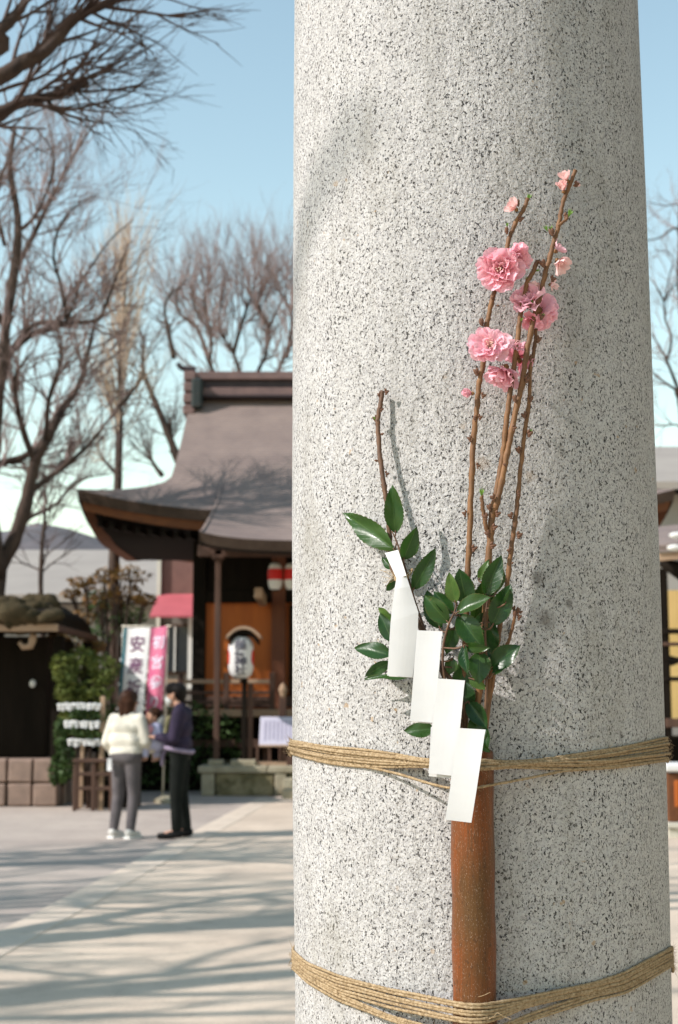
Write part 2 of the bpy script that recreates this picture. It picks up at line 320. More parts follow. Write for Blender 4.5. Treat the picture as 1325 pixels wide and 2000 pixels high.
# ------------------------------------------------------------------ mesh builder and tagging
class MB:
    def __init__(s): s.v = []; s.f = []; s.uv = None; s.mi = None
    def quad_grid(s, P, uv=None, close=False):
        """P: rows of points"""
        o = len(s.v); n = len(P[0])
        for r in P: s.v.extend([tuple(p) for p in r])
        for i in range(len(P)-1):
            for j in range(n-1 if not close else n):
                k = (j+1) % n
                s.f.append((o+i*n+j, o+i*n+k, o+(i+1)*n+k, o+(i+1)*n+j))
        return s
    def box(s, c, size, rot=None):
        o = len(s.v); c = Vector(c)
        for dx, dy, dz in ((-1,-1,-1),(1,-1,-1),(1,1,-1),(-1,1,-1),(-1,-1,1),(1,-1,1),(1,1,1),(-1,1,1)):
            p = Vector((dx*size[0]/2, dy*size[1]/2, dz*size[2]/2))
            if rot is not None: p = rot @ p
            s.v.append(tuple(c+p))
        for f in ((0,3,2,1),(4,5,6,7),(0,1,5,4),(1,2,6,5),(2,3,7,6),(3,0,4,7)): s.f.append(tuple(o+i for i in f))
        return s
    def slab(s, corners, th):
        """four corners a,b,c,d and a thickness vector"""
        o = len(s.v); th = Vector(th)
        for p in corners: s.v.append(tuple(Vector(p)))
        for p in corners: s.v.append(tuple(Vector(p)+th))
        n = len(corners)
        s.f.append(tuple(o+i for i in range(n))); s.f.append(tuple(o+n+i for i in reversed(range(n))))
        for i in range(n):
            k = (i+1) % n; s.f.append((o+i, o+n+i, o+n+k, o+k))
        return s
    def beam(s, a, b, w, h, up=(0, 0, 1)):
        a, b = Vector(a), Vector(b); d = (b-a).normalized(); up = Vector(up)
        if abs(d.dot(up)) > 0.99: up = Vector((0, 1, 0))
        x = d.cross(up).normalized(); z = x.cross(d)
        o = len(s.v)
        for p in (a, b):
            for sx, sz in ((-1,-1),(1,-1),(1,1),(-1,1)): s.v.append(tuple(p + x*sx*w/2 + z*sz*h/2))
        for f in ((0,1,2,3),(7,6,5,4),(0,4,5,1),(1,5,6,2),(2,6,7,3),(3,7,4,0)): s.f.append(tuple(o+i for i in f))
        return s
    def tube(s, pts, rad, n=6, caps=True, lobes=0, twist=0.0, lob=0.2):
        m = len(pts); o = len(s.v)
        P = [Vector(p) for p in pts]
        d = (P[1]-P[0]); d = d.normalized() if d.length > 1e-9 else Vector((0, 0, 1))
        x = d.orthogonal().normalized(); run = 0.0
        for i in range(m):
            t = (P[min(i+1, m-1)] - P[max(i-1, 0)])
            t = t.normalized() if t.length > 1e-9 else d
            x = x - t*x.dot(t)
            x = x.normalized() if x.length > 1e-6 else t.orthogonal().normalized()
            y = t.cross(x); r = rad[i] if hasattr(rad, '__len__') else rad
            if i: run += (P[i]-P[i-1]).length
            for k in range(n):
                a = 2*math.pi*k/n; rr = r
                if lobes: rr = r*(1-lob+lob*abs(math.cos(lobes*0.5*(a - twist*run)))*1.6)
                s.v.append(tuple(P[i] + x*(math.cos(a)*rr) + y*(math.sin(a)*rr)))
        for i in range(m-1):
            for k in range(n):
                q = (k+1) % n
                s.f.append((o+i*n+k, o+i*n+q, o+(i+1)*n+q, o+(i+1)*n+k))
        if caps and n > 2:
            s.f.append(tuple(o+k for k in reversed(range(n)))); s.f.append(tuple(o+(m-1)*n+k for k in range(n)))
        return s
    def lathe(s, prof, c, n=24, axis=None):
        """prof: (radius, height)"""
        c = Vector(c); q = Vector((0, 0, 1)).rotation_difference(Vector(axis)) if axis is not None else None
        rows = []
        for r, h in prof:
            row = []
            for k in range(n):
                p = Vector((r*math.cos(2*math.pi*k/n), r*math.sin(2*math.pi*k/n), h))
                if q is not None: p = q @ p
                row.append(c+p)
            rows.append(row)
        s.quad_grid(rows, close=True); return s
    def ball(s, c, r, n=8, m=6, rot=None):
        c = Vector(c); r = Vector((r, r, r)) if not hasattr(r, '__len__') else Vector(r)
        rows = []
        for i in range(m+1):
            th = math.pi*min(max(i/m, 0.02), 0.98)
            row = []
            for k in range(n):
                a = 2*math.pi*k/n
                p = Vector((r.x*math.sin(th)*math.cos(a), r.y*math.sin(th)*math.sin(a), -r.z*math.cos(th)))
                if rot is not None: p = rot @ p
                row.append(c+p)
            rows.append(row)
        o = len(s.v); s.quad_grid(rows, close=True)
        s.f.append(tuple(o+k for k in reversed(range(n)))); s.f.append(tuple(o+m*n+k for k in range(n)))
        return s
    def build(s, name, mat, parent=None, org=(0, 0, 0), smooth=False, bevel=0.0, mats=None, mat_idx=None):
        o3 = Vector(org)
        me = bpy.data.meshes.new(name)
        me.from_pydata([(v[0]-o3.x, v[1]-o3.y, v[2]-o3.z) for v in s.v], [], s.f)
        me.materials.append(mat)
        if smooth: me.polygons.foreach_set('use_smooth', [True]*len(me.polygons))
        if bevel:
            bm = bmesh.new(); bm.from_mesh(me)
            bmesh.ops.bevel(bm, geom=list(bm.edges), offset=bevel, segments=1, affect='EDGES', profile=0.7)
            bm.to_mesh(me); bm.free()
        me.update()
        o = bpy.data.objects.new(name, me); C.objects.link(o)
        if parent is None: o.location = o3
        else: o.parent = parent
        return o
def tag(o, label=None, cat=None, group=None, kind=None):
    if label: o['label'] = label
    if cat: o['category'] = cat
    if group: o['group'] = group
    if kind: o['kind'] = kind
    return o
def thing(name, label, cat, loc, group=None):
    o = bpy.data.objects.new(name, None); C.objects.link(o); o.location = Vector(loc); o.empty_display_size = 0.1
    return tag(o, label, cat, group)

# ================================================================== LARGE STRUCTURE
rng = random.Random(4)
g = MB()
g.quad_grid([[(x, y, 0) for x in (-900, -60, -20, 0, 20, 60, 900)] for y in (-60, -10, 10, 40, 100, 1400)][::-1])
tag(g.build('ground', M['ground']), kind='structure')
# the approach: a warm concrete path with a row of pale kerb stones along its left side
def path_left(Y): return -3.03 + 0.0742*Y
g = MB(); g.quad_grid([[(path_left(y)+0.30, y, 0.004), (7.5, y, 0.004)] for y in (23.2, 16, 8, 2, -4)])
tag(g.build('path', M['path']), kind='structure')
ks = bpy.data.objects.new('kerb', None); C.objects.link(ks); tag(ks, kind='structure')
y = -1.0; first = None
while y < 22.6:
    L = 0.9
    if first is None:
        g = MB().box((0.01, 0, 0.0), (0.315, L-0.004, 0.016))
        first = g.build('kerb_stone', M['kerb'], ks, bevel=0.004); k = first
    else:
        k = first.copy(); C.objects.link(k); k.parent = ks
    k.location = (path_left(y+L/2)+0.14, y+L/2, rng.uniform(-0.001, 0.003)); k.rotation_euler = (0, 0, -0.074+rng.uniform(-.004, .004))
    y += L
# far wooded hill
g = MB(); rows = []
for i in range(9):
    t = i/8
    rows.append([(x, 420+t*160, 78*math.sin(t*math.pi*0.5)*(0.86+0.10*mnoise.noise(Vector((x*0.012, 3.1, 0)))+0.10*mnoise.noise(Vector((x*0.05, t*3, 1))))*1 - 1)
                 for x in range(-420, 421, 12)])
g.quad_grid(rows); tag(g.build('hill', M['hill'], smooth=True), kind='structure')

# ------------------------------------------------------------------ big bare trees
class Tree:
    def __init__(s, name, label, loc, seed, group=None, twig='twig_far', bark='bark_tree'):
        s.root = thing(name, label, 'tree', loc, group); s.loc = Vector(loc)
        s.rng = random.Random(seed); s.tw = MB(); s.twm = twig; s.bark = bark
    def limb(s, pts, r0, r1, name='limb', n=8, sm=5):
        P = smooth_path(pts, sm); m = len(P)
        rad = [lerp(r0, r1, i/(m-1))*(1+0.10*s.rng.uniform(-1, 1)) for i in range(m)]
        MB().tube(P, rad, n).build(name, M[s.bark], s.root, s.loc, smooth=True)
        return P, rad
    def twig(s, p, d, L, r, depth, spread=0.62, trop=0.06, nch=(4, 3, 3), wander=0.16, ratio=0.6, n=3):
        rg = s.rng; k = max(3, min(7, int(3+L*2.2))); P = [Vector(p)]; d = Vector(d).normalized()
        for i in range(k):
            d = (d + Vector((rg.gauss(0, wander), rg.gauss(0, wander), rg.gauss(0, wander)+trop))).normalized()
            P.append(P[-1] + d*(L/k))
        rad = [lerp(r, r*0.35, i/k) for i in range(k+1)]
        s.tw.tube(P, rad, n if depth else 3, caps=False)
        if depth <= 0: return
        c = nch[min(len(nch)-1, depth-1)]
        for j in range(c):
            t = rg.uniform(0.2, 1.0); i = min(k-1, int(t*k)); q = P[i].lerp(P[i+1], t*k-i)
            ax = (P[i+1]-P[i]).normalized()
            o = ax.orthogonal().normalized(); o = Quaternion(ax, rg.uniform(0, 6.283)) @ o
            a = rg.uniform(0.5, 1.15)*spread
            dd = ax*math.cos(a) + o*math.sin(a)
            s.twig(q, dd, L*ratio*rg.uniform(0.7, 1.2), max(r*0.5, 0.0024), depth-1, spread, trop, nch, wander, ratio, n)
    def along(s, P, rad, count, L, depth, t0=0.15, t1=1.0, **k):
        for j in range(count):
            t = s.rng.uniform(t0, t1)*(len(P)-1); i = min(len(P)-2, int(t)); q = P[i].lerp(P[i+1], t-i)
            ax = (P[i+1]-P[i]).normalized(); o = ax.orthogonal().normalized()
            o = Quaternion(ax, s.rng.uniform(0, 6.283)) @ o; a = s.rng.uniform(0.35, 1.0)
            s.twig(q, ax*math.cos(a)+o*math.sin(a), L*s.rng.uniform(0.6, 1.25), min(rad[i]*0.5, 0.012+L*0.010), depth, **k)
    def forks(s, P, rad, count, L, r):
        for j in range(count):
            t = lerp(.25, .95, (j+.5)/count)*(len(P)-1); i = min(len(P)-2, int(t)); q = P[i].lerp(P[i+1], t-i)
            ax = (P[i+1]-P[i]).normalized(); o = Quaternion(ax, s.rng.uniform(0, 6.283)) @ ax.orthogonal().normalized()
            d = (ax*.75+o*.65).normalized(); d2 = (d+Vector((0, 0, .5))+o*.1).normalized()
            Q, rd = s.limb([q, q+d*L*.4, q+d*L*.4+d2*L*.45, q+d*L*.5+d2*L*.7+Vector((s.rng.uniform(-.2, .2), s.rng.uniform(-.2, .2), .1))], min(r, rad[i]*.7), r*.3, 'limb', 6, 4)
            s.along(Q, rd, 5, .9, 1, .3, 1, nch=(3, 3), spread=.6)
    def done(s):
        o = s.tw.build('twigs', M[s.twm], s.root, s.loc); o['kind'] = 'stuff'; o.name = 'twig_spray'

# tree whose branches reach into the top left corner; its trunk stands left of the frame
T = Tree('bare_tree', 'bare tree beside the approach whose branches sweep in over the top left corner', (-6.3, 7.6, 0), 11)
P0, r0 = T.limb([(-6.3, 7.6, -0.1), (-6.25, 7.6, 1.5), (-6.15, 7.7, 3.0), (-5.9, 7.9, 3.9)], 0.26, 0.17, 'trunk', 10)
sw = dict(spread=0.5, trop=0.0, wander=0.10, ratio=0.66)
b1 = [(-5.9, 7.9, 3.85), (-4.4, 8.4, 4.7)] + [at(u, v, 9.0) for u, v in ((-120, 195), (0, 150), (45, 122), (90, 100), (140, 41), (181, 18), (235, -5), (262, -30))]
b2 = [(-5.9, 7.9, 3.7), (-4.4, 8.7, 4.6)] + [at(u, v, 9.4) for u, v in ((-90, 262), (0, 220), (45, 199), (90, 190), (136, 179), (172, 158))]
b3 = [(-5.95, 7.9, 3.9), (-4.7, 8.0, 5.2)] + [at(u, v, 8.6) for u, v in ((-70, 110), (0, 59), (32, 27), (50, 0), (80, -60), (120, -140))]
b4 = [at(u, v, 9.4) for u, v in ((90, 190), (110, 214), (150, 212), (215, 196), (260, 178), (300, 140))]
b5 = [at(u, v, 9.2) for u, v in ((-60, 200), (20, 170), (80, 150), (130, 118), (190, 92), (250, 40), (300, 10))]
for b, ra, rb, cnt, L in ((b1, .075, .022, 17, 1.0), (b2, .062, .024, 14, 1.0), (b3, .06, .016, 12, .9), (b4, .016, .004, 6, .7), (b5, .016, .004, 8, .8)):
    P, rd = T.limb(b, ra, rb); T.along(P, rd, cnt, L*0.62, 2, 0.30, .92, nch=(3, 3), **sw)
for k, tgt in enumerate([(171, 158), (290, 70), (360, 45), (320, 195), (250, 236), (350, 130), (225, 130)]):
    P, rd = T.limb([at(60+18*k, 190-14*k, 9.3), at(0.5*(90+tgt[0]), 0.5*(190+tgt[1])+18, 9.3), at(tgt[0], tgt[1], 9.3)], 0.009, 0.0025, 'branchlet', 5)
    T.along(P, rd, 6, .32, 1, 0.3, 1.0, nch=(3,), **sw)
# limbs to the west and south whose shadows lie across the ground
for pts, ra, rb, cnt in (
    ([(-6.2, 7.65, 2.6), (-7.3, 7.4, 3.9), (-8.6, 6.9, 5.0), (-10.4, 6.6, 5.9)], .17, .05, 9),
    ([(-6.1, 7.75, 3.2), (-7.0, 8.1, 4.6), (-8.0, 8.3, 6.2), (-9.2, 8.2, 7.8)], .14, .04, 8),
    ([(-5.9, 7.9, 3.8), (-6.5, 8.0, 5.6), (-7.4, 8.2, 7.4), (-8.0, 8.1, 9.0)], .14, .04, 9)):
    P, rd = T.limb(pts, ra, rb); T.along(P, rd, cnt, 1.5, 2, 0.2, 1.0, nch=(4, 3), spread=.6); T.forks(P, rd, 4, 2.2, .085)
T.done()

# second tree further left, also out of the frame, rooted beside the approach
T = Tree('bare_tree', 'tall bare tree left of the approach throwing long branch shadows over the paving', (-10.6, 3.4, 0), 23)
P, rd = T.limb([(-10.6, 3.4, -0.1), (-10.5, 3.5, 2.5), (-10.2, 3.6, 4.6), (-10.4, 3.8, 7.0), (-10.3, 4.0, 9.5)], .36, .12, 'trunk', 10)
T.along(P, rd, 8, 1.7, 2, .4, 1, nch=(4, 3))
for pts, ra, rb, cnt in (
    ([(-10.4, 3.5, 3.6), (-10.0, 4.0, 5.4), (-9.6, 4.5, 7.2), (-9.5, 4.9, 9.0)], .15, .05, 8),
    ([(-10.3, 3.55, 4.2), (-11.2, 4.2, 5.8), (-11.8, 4.6, 7.6), (-12.4, 4.8, 9.2)], .15, .05, 8),
    ([(-10.4, 3.5, 3.9), (-9.7, 2.3, 5.3), (-8.2, .7, 6.6), (-7.3, -.2, 7.4), (-6.4, -.95, 8.1)], .06, .016, 1),
    ([(-10.3, 3.6, 5.4), (-11.4, 3.3, 7.0), (-12.2, 3.3, 8.6)], .16, .05, 7)):
    P, rd = T.limb(pts, ra, rb); T.along(P, rd, cnt, 1.3, 2, .25, 1, nch=(3, 3), spread=.6)
    if cnt > 4: T.forks(P, rd, 5, 2.4, .09)
T.done()
# two more of the row along the left side of the approach, still left of the frame
for (bx, by), hh, sd_, lb in (((-13.2, 7.2), 11.0, 29, 'third bare tree of the row left of the approach, behind the tall one'), ((-9.2, 11.6), 9.0, 37, 'bare tree left of the approach closest to the dark hut')):
    T = Tree('bare_tree', lb, (bx, by, 0), sd_)
    P, rd = T.limb([(bx, by, -.1), (bx+.1, by, hh*.2), (bx+.05, by+.1, hh*.4)], .32, .22, 'trunk', 10)
    for k in range(6):
        a = k*1.05+.3; dx, dy = math.cos(a), math.sin(a)*.5
        P, rd = T.limb([(bx+.05, by+.1, hh*(.26+.025*k)), (bx+.7*dx, by+.7*dy, hh*(.5+.01*k)), (bx+1.4*dx, by+1.4*dy, hh*(.72+.02*k)), (bx+1.9*dx, by+1.8*dy, hh*(.9+.02*k))], .12, .035)
        T.along(P, rd, 7, 1.3, 2, .25, 1, nch=(3, 3), spread=.55); T.forks(P, rd, 4, 2.2, .085)
    T.done()

# big left tree in the picture, behind the pavilion
Y = 24.0
T = Tree('bare_tree', 'big spreading bare tree behind the dark hut at the left edge', (xat(-12, 1500, Y), Y, 0), 5, twig='twig_pink')
P, rd = T.limb([(xat(-12, 1500, Y), Y, -.1)] + [at(u, v, Y) for u, v in ((-8, 1300), (-5, 1130), (27, 1056), (50, 988), (68, 906), (90, 861))], .17, .085, 'trunk', 10)
gd = [([(90, 861), (118, 807), (154, 752), (172, 690), (185, 630)], .09, .03), ([(-60, 940), (0, 906), (45, 893), (90, 861)], .07, .06),
      ([(60, 960), (90, 938), (140, 900), (181, 861), (226, 802), (258, 770)], .06, .015),
      ([(-5, 1130), (-20, 980), (-10, 820), (5, 700), (12, 640), (36, 453), (20, 330), (30, 250)], .16, .03),
      ([(5, 740), (27, 679), (68, 634), (131, 630), (190, 625), (208, 593), (228, 540), (250, 480)], .065, .015),
      ([(10, 700), (60, 655), (100, 640), (131, 630)], .06, .05), ([(131, 630), (120, 560), (105, 500), (118, 440), (150, 400), (190, 380)], .035, .01),
      ([(14, 560), (60, 470), (95, 400), (130, 330), (160, 280), (185, 240)], .06, .012), ([(36, 453), (70, 420), (100, 350), (104, 290), (96, 240)], .04, .012),
      ([(131, 630), (150, 575), (165, 540), (215, 470), (260, 430)], .03, .01), ([(90, 861), (96, 780), (120, 700), (112, 640)], .05, .015),
      ([(68, 906), (40, 820), (30, 740), (60, 690)], .06, .02), ([(12, 640), (-30, 560), (-20, 420), (10, 330)], .07, .02),
      ([(27, 1056), (60, 1010), (110, 985), (150, 940), (215, 925)], .04, .01), ([(10, 480), (-10, 380), (25, 300), (60, 250)], .04, .01)]
for k, (g_, ra, rb) in enumerate(gd):
    yy = Y + T.rng.uniform(-1.2, 1.2)
    pts = [at(u, v, lerp(Y, yy, min(1, i/2))) for i, (u, v) in enumerate(g_)]
    P, rd = T.limb(pts, ra, rb)
    T.along(P, rd, 22, 1.05, 2, .15, 1, nch=(4, 3), spread=.55, trop=.07, wander=.13, ratio=.62)
T.done()

# slim pale tree standing between hut and shrine
Y = 30.0
T = Tree('slim_tree', 'slim upright tree with pale wispy twigs left of the shrine roof', (xat(222, 1480, Y), Y, 0), 8, twig='twig_pale')
P, rd = T.limb([(xat(222, 1480, Y), Y, -.1)] + [at(u, v, Y) for u, v in ((222, 1200), (224, 1060), (231, 940), (234, 800), (238, 680), (242, 600), (248, 500))], .15, .02, 'trunk')
T.along(P, rd, 80, 1.15, 2, .5, 1.0, nch=(4, 3), spread=.4, trop=.22, wander=.08)
for g_ in ([(226, 1045), (255, 1015), (300, 995), (325, 980)], [(231, 930), (205, 900), (190, 880)], [(233, 800), (262, 760), (285, 730)], [(234, 830), (215, 790), (205, 740)]):
    P, rd = T.limb([at(u, v, Y) for u, v in g_], .045, .012); T.along(P, rd, 12, .7, 2, .3, 1, nch=(3, 3))
T.done()
# thin trunk left of it
Y = 27.0
T = Tree('thin_tree', 'thin dark sapling with few twigs between hut and slim pale tree', (xat(84, 1480, Y), Y, 0), 9)
P, rd = T.limb([(xat(84, 1480, Y), Y, -.1)] + [at(u, v, Y) for u, v in ((84, 1250), (80, 1150), (82, 1080), (88, 1000), (86, 930))], .07, .02, 'trunk')
T.along(P, rd, 26, .9, 2, .45, 1, nch=(3, 3)); T.done()
# dark forked tree rising beside the roof
Y = 36.0
T = Tree('dark_tree', 'dark bare tree with bent limbs rising just left of the shrine ridge', (xat(420, 1440, Y), Y, 0), 31)
P, rd = T.limb([(xat(420, 1440, Y), Y, -.1)] + [at(u, v, Y) for u, v in ((415, 1200), (385, 1000), (345, 890), (318, 820), (295, 765), (281, 725), (279, 690))]  , .16, .035, 'trunk')
T.along(P, rd, 14, 1.2, 2, .6, 1, nch=(3, 3))
for g_ in ([(337, 885), (335, 850), (334, 820)], [(281, 725), (262, 760), (245, 772)], [(318, 930), (300, 905), (278, 860)], [(340, 700), (330, 650), (322, 600), (340, 560)]):
    P, rd = T.limb([at(u, v, Y) for u, v in g_], .07, .02); T.along(P, rd, 14, 1.0, 2, .3, 1, nch=(3, 3))
T.done()
# broad pinkish tree behind the roof
Y = 42.0
T = Tree('bare_tree', 'broad reddish bare tree showing above the shrine ridge', (xat(480, 1430, Y), Y, 0), 17, twig='twig_pink')
T.limb([(xat(480, 1430, Y), Y, -.1), at(480, 1100, Y), at(482, 850, Y)], .35, .2, 'trunk', 10)
for g_ in ([(482, 850), (450, 770), (412, 715), (413, 660), (380, 600), (375, 555)], [(482, 850), (470, 740), (456, 690), (430, 640), (436, 560), (440, 535)],
           [(482, 850), (500, 740), (520, 690), (525, 640), (560, 570), (570, 540)], [(482, 850), (530, 760), (555, 700), (590, 640), (620, 580)],
           [(456, 690), (470, 640), (490, 580), (500, 540)], [(525, 640), (505, 600), (520, 545)], [(412, 715), (385, 640), (350, 610), (345, 570)], [(413, 660), (400, 590), (412, 540)], [(560, 700), (570, 620), (545, 560)]):
    yy = Y + T.rng.uniform(-1.5, 1.5)
    P, rd = T.limb([at(u, v, lerp(Y, yy, min(1, i/2))) for i, (u, v) in enumerate(g_)], .075, .015)
    T.along(P, rd, 30, 1.5, 2, .2, 1, nch=(4, 4), spread=.5, trop=.12)
T.done()
# tree at the right edge
Y = 27.0
T = Tree('bare_tree', 'bare tree with crooked branches in the strip right of the granite pillar', (xat(1352, 1500, Y), Y, 0), 41, twig='twig_pink')
P, rd = T.limb([(xat(1352, 1500, Y), Y, -.1)] + [at(u, v, Y) for u, v in ((1350, 1200), (1345, 950), (1335, 800), (1325, 760))], .15, .09, 'trunk')
for g_, ra, rb in (([(1325, 760), (1303, 705), (1290, 680), (1272, 650)], .05, .02), ([(1303, 705), (1312, 660), (1300, 625), (1297, 590), (1286, 565), (1268, 540)], .04, .015),
           ([(1335, 770), (1300, 748), (1278, 730), (1260, 712)], .045, .015), ([(1297, 590), (1315, 560), (1345, 545), (1370, 520)], .03, .01), ([(1345, 900), (1330, 835), (1290, 832), (1260, 830)], .035, .01),
           ([(1345, 700), (1325, 560), (1325, 450), (1290, 464), (1262, 470)], .05, .015), ([(1325, 450), (1326, 402), (1300, 402), (1262, 394)], .025, .008), ([(1297, 590), (1310, 530), (1316, 505), (1300, 490), (1278, 490)], .02, .008)):
    P, rd = T.limb([at(u, v, Y+T.rng.uniform(-.4, .4)) for u, v in g_], ra*.7, rb*.7)
    T.along(P, rd, 9, .8, 2, .1, 1, nch=(4, 3), trop=.05, wander=.16)
T.done()

# ------------------------------------------------------------------ far buildings
def plain_building(name, label, cat, x0, x1, y0, y1, h, wall, roof, roofh, over=0.6):
    t = thing(name, label, cat, ((x0+x1)/2, y0, 0))
    MB().box(((x0+x1)/2, (y0+y1)/2, h/2), (x1-x0, y1-y0, h)).build('wall', wall, t, t.location)
    ym = (y0+y1)/2; P = []
    g = MB()
    for (ya, za, yb, zb) in ((y0-over, h, ym, h+roofh), (y1+over, h, ym, h+roofh)):
        g.slab([(x0-over, ya, za), (x1+over, ya, za), (x1+over, yb, zb), (x0-over, yb, zb)], (0, 0, 0.25))
    g.build('roof', roof, t, t.location)
    g = MB()
    for x in (x0+.05, x1-.25): g.slab([(x, y0+.02, h-.02), (x, y1-.02, h-.02), (x, ym, h+roofh-.05)], (.2, 0, 0))
    g.build('gable', wall, t, t.location)
    return t
Y = 46
zt = zat(1066, Y); ze = zat(1215, Y-2)
hall = plain_building('hall', 'large pale hall with a wide grey roof behind the bare trees', 'building', xat(-220, 1200, Y), xat(318, 1200, Y), Y, Y+22, zat(1180, Y), M['hall_wall'], M['hall_roof'], zat(1086, Y+11)-zat(1180, Y), 1.0)
for k in range(9):
    x = lerp(xat(-200, 1200, Y), xat(300, 1200, Y), (k+.5)/9)
    f = MB().box((x, Y-.03, 1.9), (1.9, .1, 1.3)).build('window', M['white_metal'], hall, hall.location)
    MB().box((x, Y-.06, 1.9), (1.7, .08, 1.1)).build('pane', M['glass_dark'], f, hall.location)
Y = 48
plain_building('hall', 'grey roofed hall rising at the right edge behind the shrine corner', 'building', xat(1120, 1300, Y), xat(1700, 1300, Y), Y, Y+18, zat(965, Y), M['hall_wall'], M['hall_roof'], zat(884, Y+9)-zat(965, Y), 1.2)
# neighbour house with the pink awning
Y = 36.0
xa, xb = xat(309, 1200, Y), xat(392, 1200, Y); zt = zat(1075, Y)
t = thing('house', 'brown clad house with a faded red awning left of the shrine wall', 'house', ((xa+xb)/2, Y, 0)); L0 = t.location
zw = zat(1168, Y)
MB().box(((xa+xb+2.0)/2, Y+2.5, zw/2), (xb-xa+2.0, 5, zw)).build('wall', M['house_grey'], t, L0)
MB().box(((xa+xb+2.0)/2, Y+2.5, (zw+zt+.7)/2), (xb-xa+2.02, 5.02, zt+.7-zw)).build('cladding', M['house_brown'], t, L0)
MB().slab([(xa-.3, Y-.3, zt+.7), (xb+2.3, Y-.3, zt+.7), (xb+2.3, Y+2.5, zt+1.7), (xa-.3, Y+2.5, zt+1.7)], (0, 0, .15)).slab([(xa-.3, Y+5.3, zt+.7), (xb+2.3, Y+5.3, zt+.7), (xb+2.3, Y+2.5, zt+1.7), (xa-.3, Y+2.5, zt+1.7)], (0, 0, .15)).build('roof', M['hall_roof_dark'], t, L0)
z1, z2 = zat(1164, Y), zat(1206, Y-1.2)
MB().slab([(xa, Y-.05, z1), (xb+.3, Y-.05, z1), (xb+.3, Y-1.2, z2), (xa-.05, Y-1.2, z2)], (0, 0, .05)).build('awning', M['awning'], t, L0)
w = MB().box((lerp(xa, xb, .42), Y-.04, zat(1268, Y)), (.9, .1, 1.25)).build('window', M['timber_brown'], t, L0)
MB().box((lerp(xa, xb, .42), Y-.07, zat(1268, Y)), (.78, .1, 1.12)).build('pane', M['glass_dark'], w, L0)
MB().box((lerp(xa, xb, .42), Y-.1, zat(1268, Y)), (.04, .1, 1.12)).build('glazing_bar', M['white_metal'], w, L0)
MB().box((xb-.22, Y-.12, (zat(1205, Y)+zat(1345, Y))/2), (.14, .12, zat(1205, Y)-zat(1345, Y))).build('drainpipe', M['white_metal'], t, L0)
MB().box((xb-.1, Y-.14, (zat(1092, Y)+zat(1185, Y))/2), (.16, .16, zat(1092, Y)-zat(1185, Y))).build('corner_post', M['white_metal'], t, L0)
MB().box((xa+.02, Y-.08, zat(1150, Y)), (.1, .1, 3.2)).build('edge_trim', M['house_cream'], t, L0)

# ------------------------------------------------------------------ shrine
YB, YK, YP, YM, YV, YW, YR = 23.9, 23.3, 24.25, 25.0, 25.35, 26.5, 28.7
CX = xat(735, 1000, YM)
t = thing('shrine', 'wooden shrine hall with a sweeping purple grey roof and orange walls', 'shrine', (CX, YW, 0)); L0 = t.location; SHRINE = t
XE = CX - xat(150, 955, YM); XG = CX - xat(331, 930, lerp(YM, YR, .32)); XR = CX - xat(372, 760, YR)
ZE = zat(1000, YM); ZT = zat(955, YM)-ZE; ZR = zat(778, YR); T0 = 0.32
def zprof(tt): return ZE + (ZR-ZE)*(0.74*tt + 0.26*tt*tt)
def lift(x, X, tt): return ZT*(max(0, (abs(x)/X-0.30)/0.70)**2.4)*max(0, 1-tt/T0)**1.5
def Xs(tt): return lerp(XE, XG, (tt/T0)**0.9) if tt < T0 else lerp(XG, XR, ((tt-T0)/(1-T0))**0.55)
YBK = 2*YR-YM
def Yf(tt): return lerp(YM, YR, tt)
g = MB()
NX = 40
for sgn in (1, -1):
    rows = []
    for i in range(21):
        tt = i/20; X = Xs(tt); yy = YR - sgn*(YR-Yf(tt))
        rows.append([(CX + X*(2*j/NX-1), yy, zprof(tt) + lift(X*(2*j/NX-1), X, tt)) for j in range(NX+1)])
    g.quad_grid(rows)
for sgn in (-1, 1):
    rows = []
    for i in range(9):
        tt = T0*i/8; X = Xs(tt); ya, yb = Yf(tt), 2*YR-Yf(tt); row = []
        for j in range(21):
            s_ = 2*j/20-1
            row.append((CX+sgn*X, lerp(ya, yb, j/20), zprof(tt) + lift(s_, 1, tt)))
        rows.append(row)
    g.quad_grid(rows)
    # gable wall
    o = len(g.v); ns = 8
    fr = [(CX+sgn*(XG-.35), Yf(T0+(1-T0)*i/ns), zprof(T0+(1-T0)*i/ns)-.02) for i in range(ns+1)]
    bk = [(p[0], 2*YR-p[1], p[2]) for p in fr]
    g.quad_grid([fr, bk])
g.build('roof', M['roof'], t, L0, smooth=True)
# eave edge: dark upper band, red lower board, all four sides, following the lift
def eave_pts(off):
    out = []
    n = 40
    for j in range(n+1): x = XE*(2*j/n-1); out.append((x, YM, lift(x, XE, 0)))
    for j in range(1, n+1): s_ = 2*j/n-1; out.append((XE, lerp(YM, YBK, j/n), lift(s_, 1, 0)))
    for j in range(1, n+1): x = -XE*(2*j/n-1); out.append((x, YBK, lift(x, XE, 0)))
    for j in range(1, n): s_ = 2*j/n-1; out.append((-XE, lerp(YBK, YM, j/n), lift(s_, 1, 0)))
    cy = (YM+YBK)/2
    return [(CX + x*(1-off/XE), cy+(y_-cy)*(1-off/(YBK-cy)), ZE+z_) for x, y_, z_ in out]
def eave_band(name, o_top, o_bot, z_top, z_bot, mat):
    a, b = eave_pts(o_top), eave_pts(o_bot); c = eave_pts(o_bot+.25)
    top = [(p[0], p[1], p[2]+z_top) for p in a]; bot = [(p[0], p[1], p[2]+z_bot) for p in b]; inn = [(p[0], p[1], p[2]+z_bot) for p in c]
    MB().quad_grid([inn, bot, top], close=True).build(name, mat, t, L0)
eave_band('eave_edge', 0.0, 0.03, 0.0, -0.20, M['fascia_dark'])
eave_band('eave_board', 0.08, 0.12, -0.20, -0.36, M['fascia_red'])
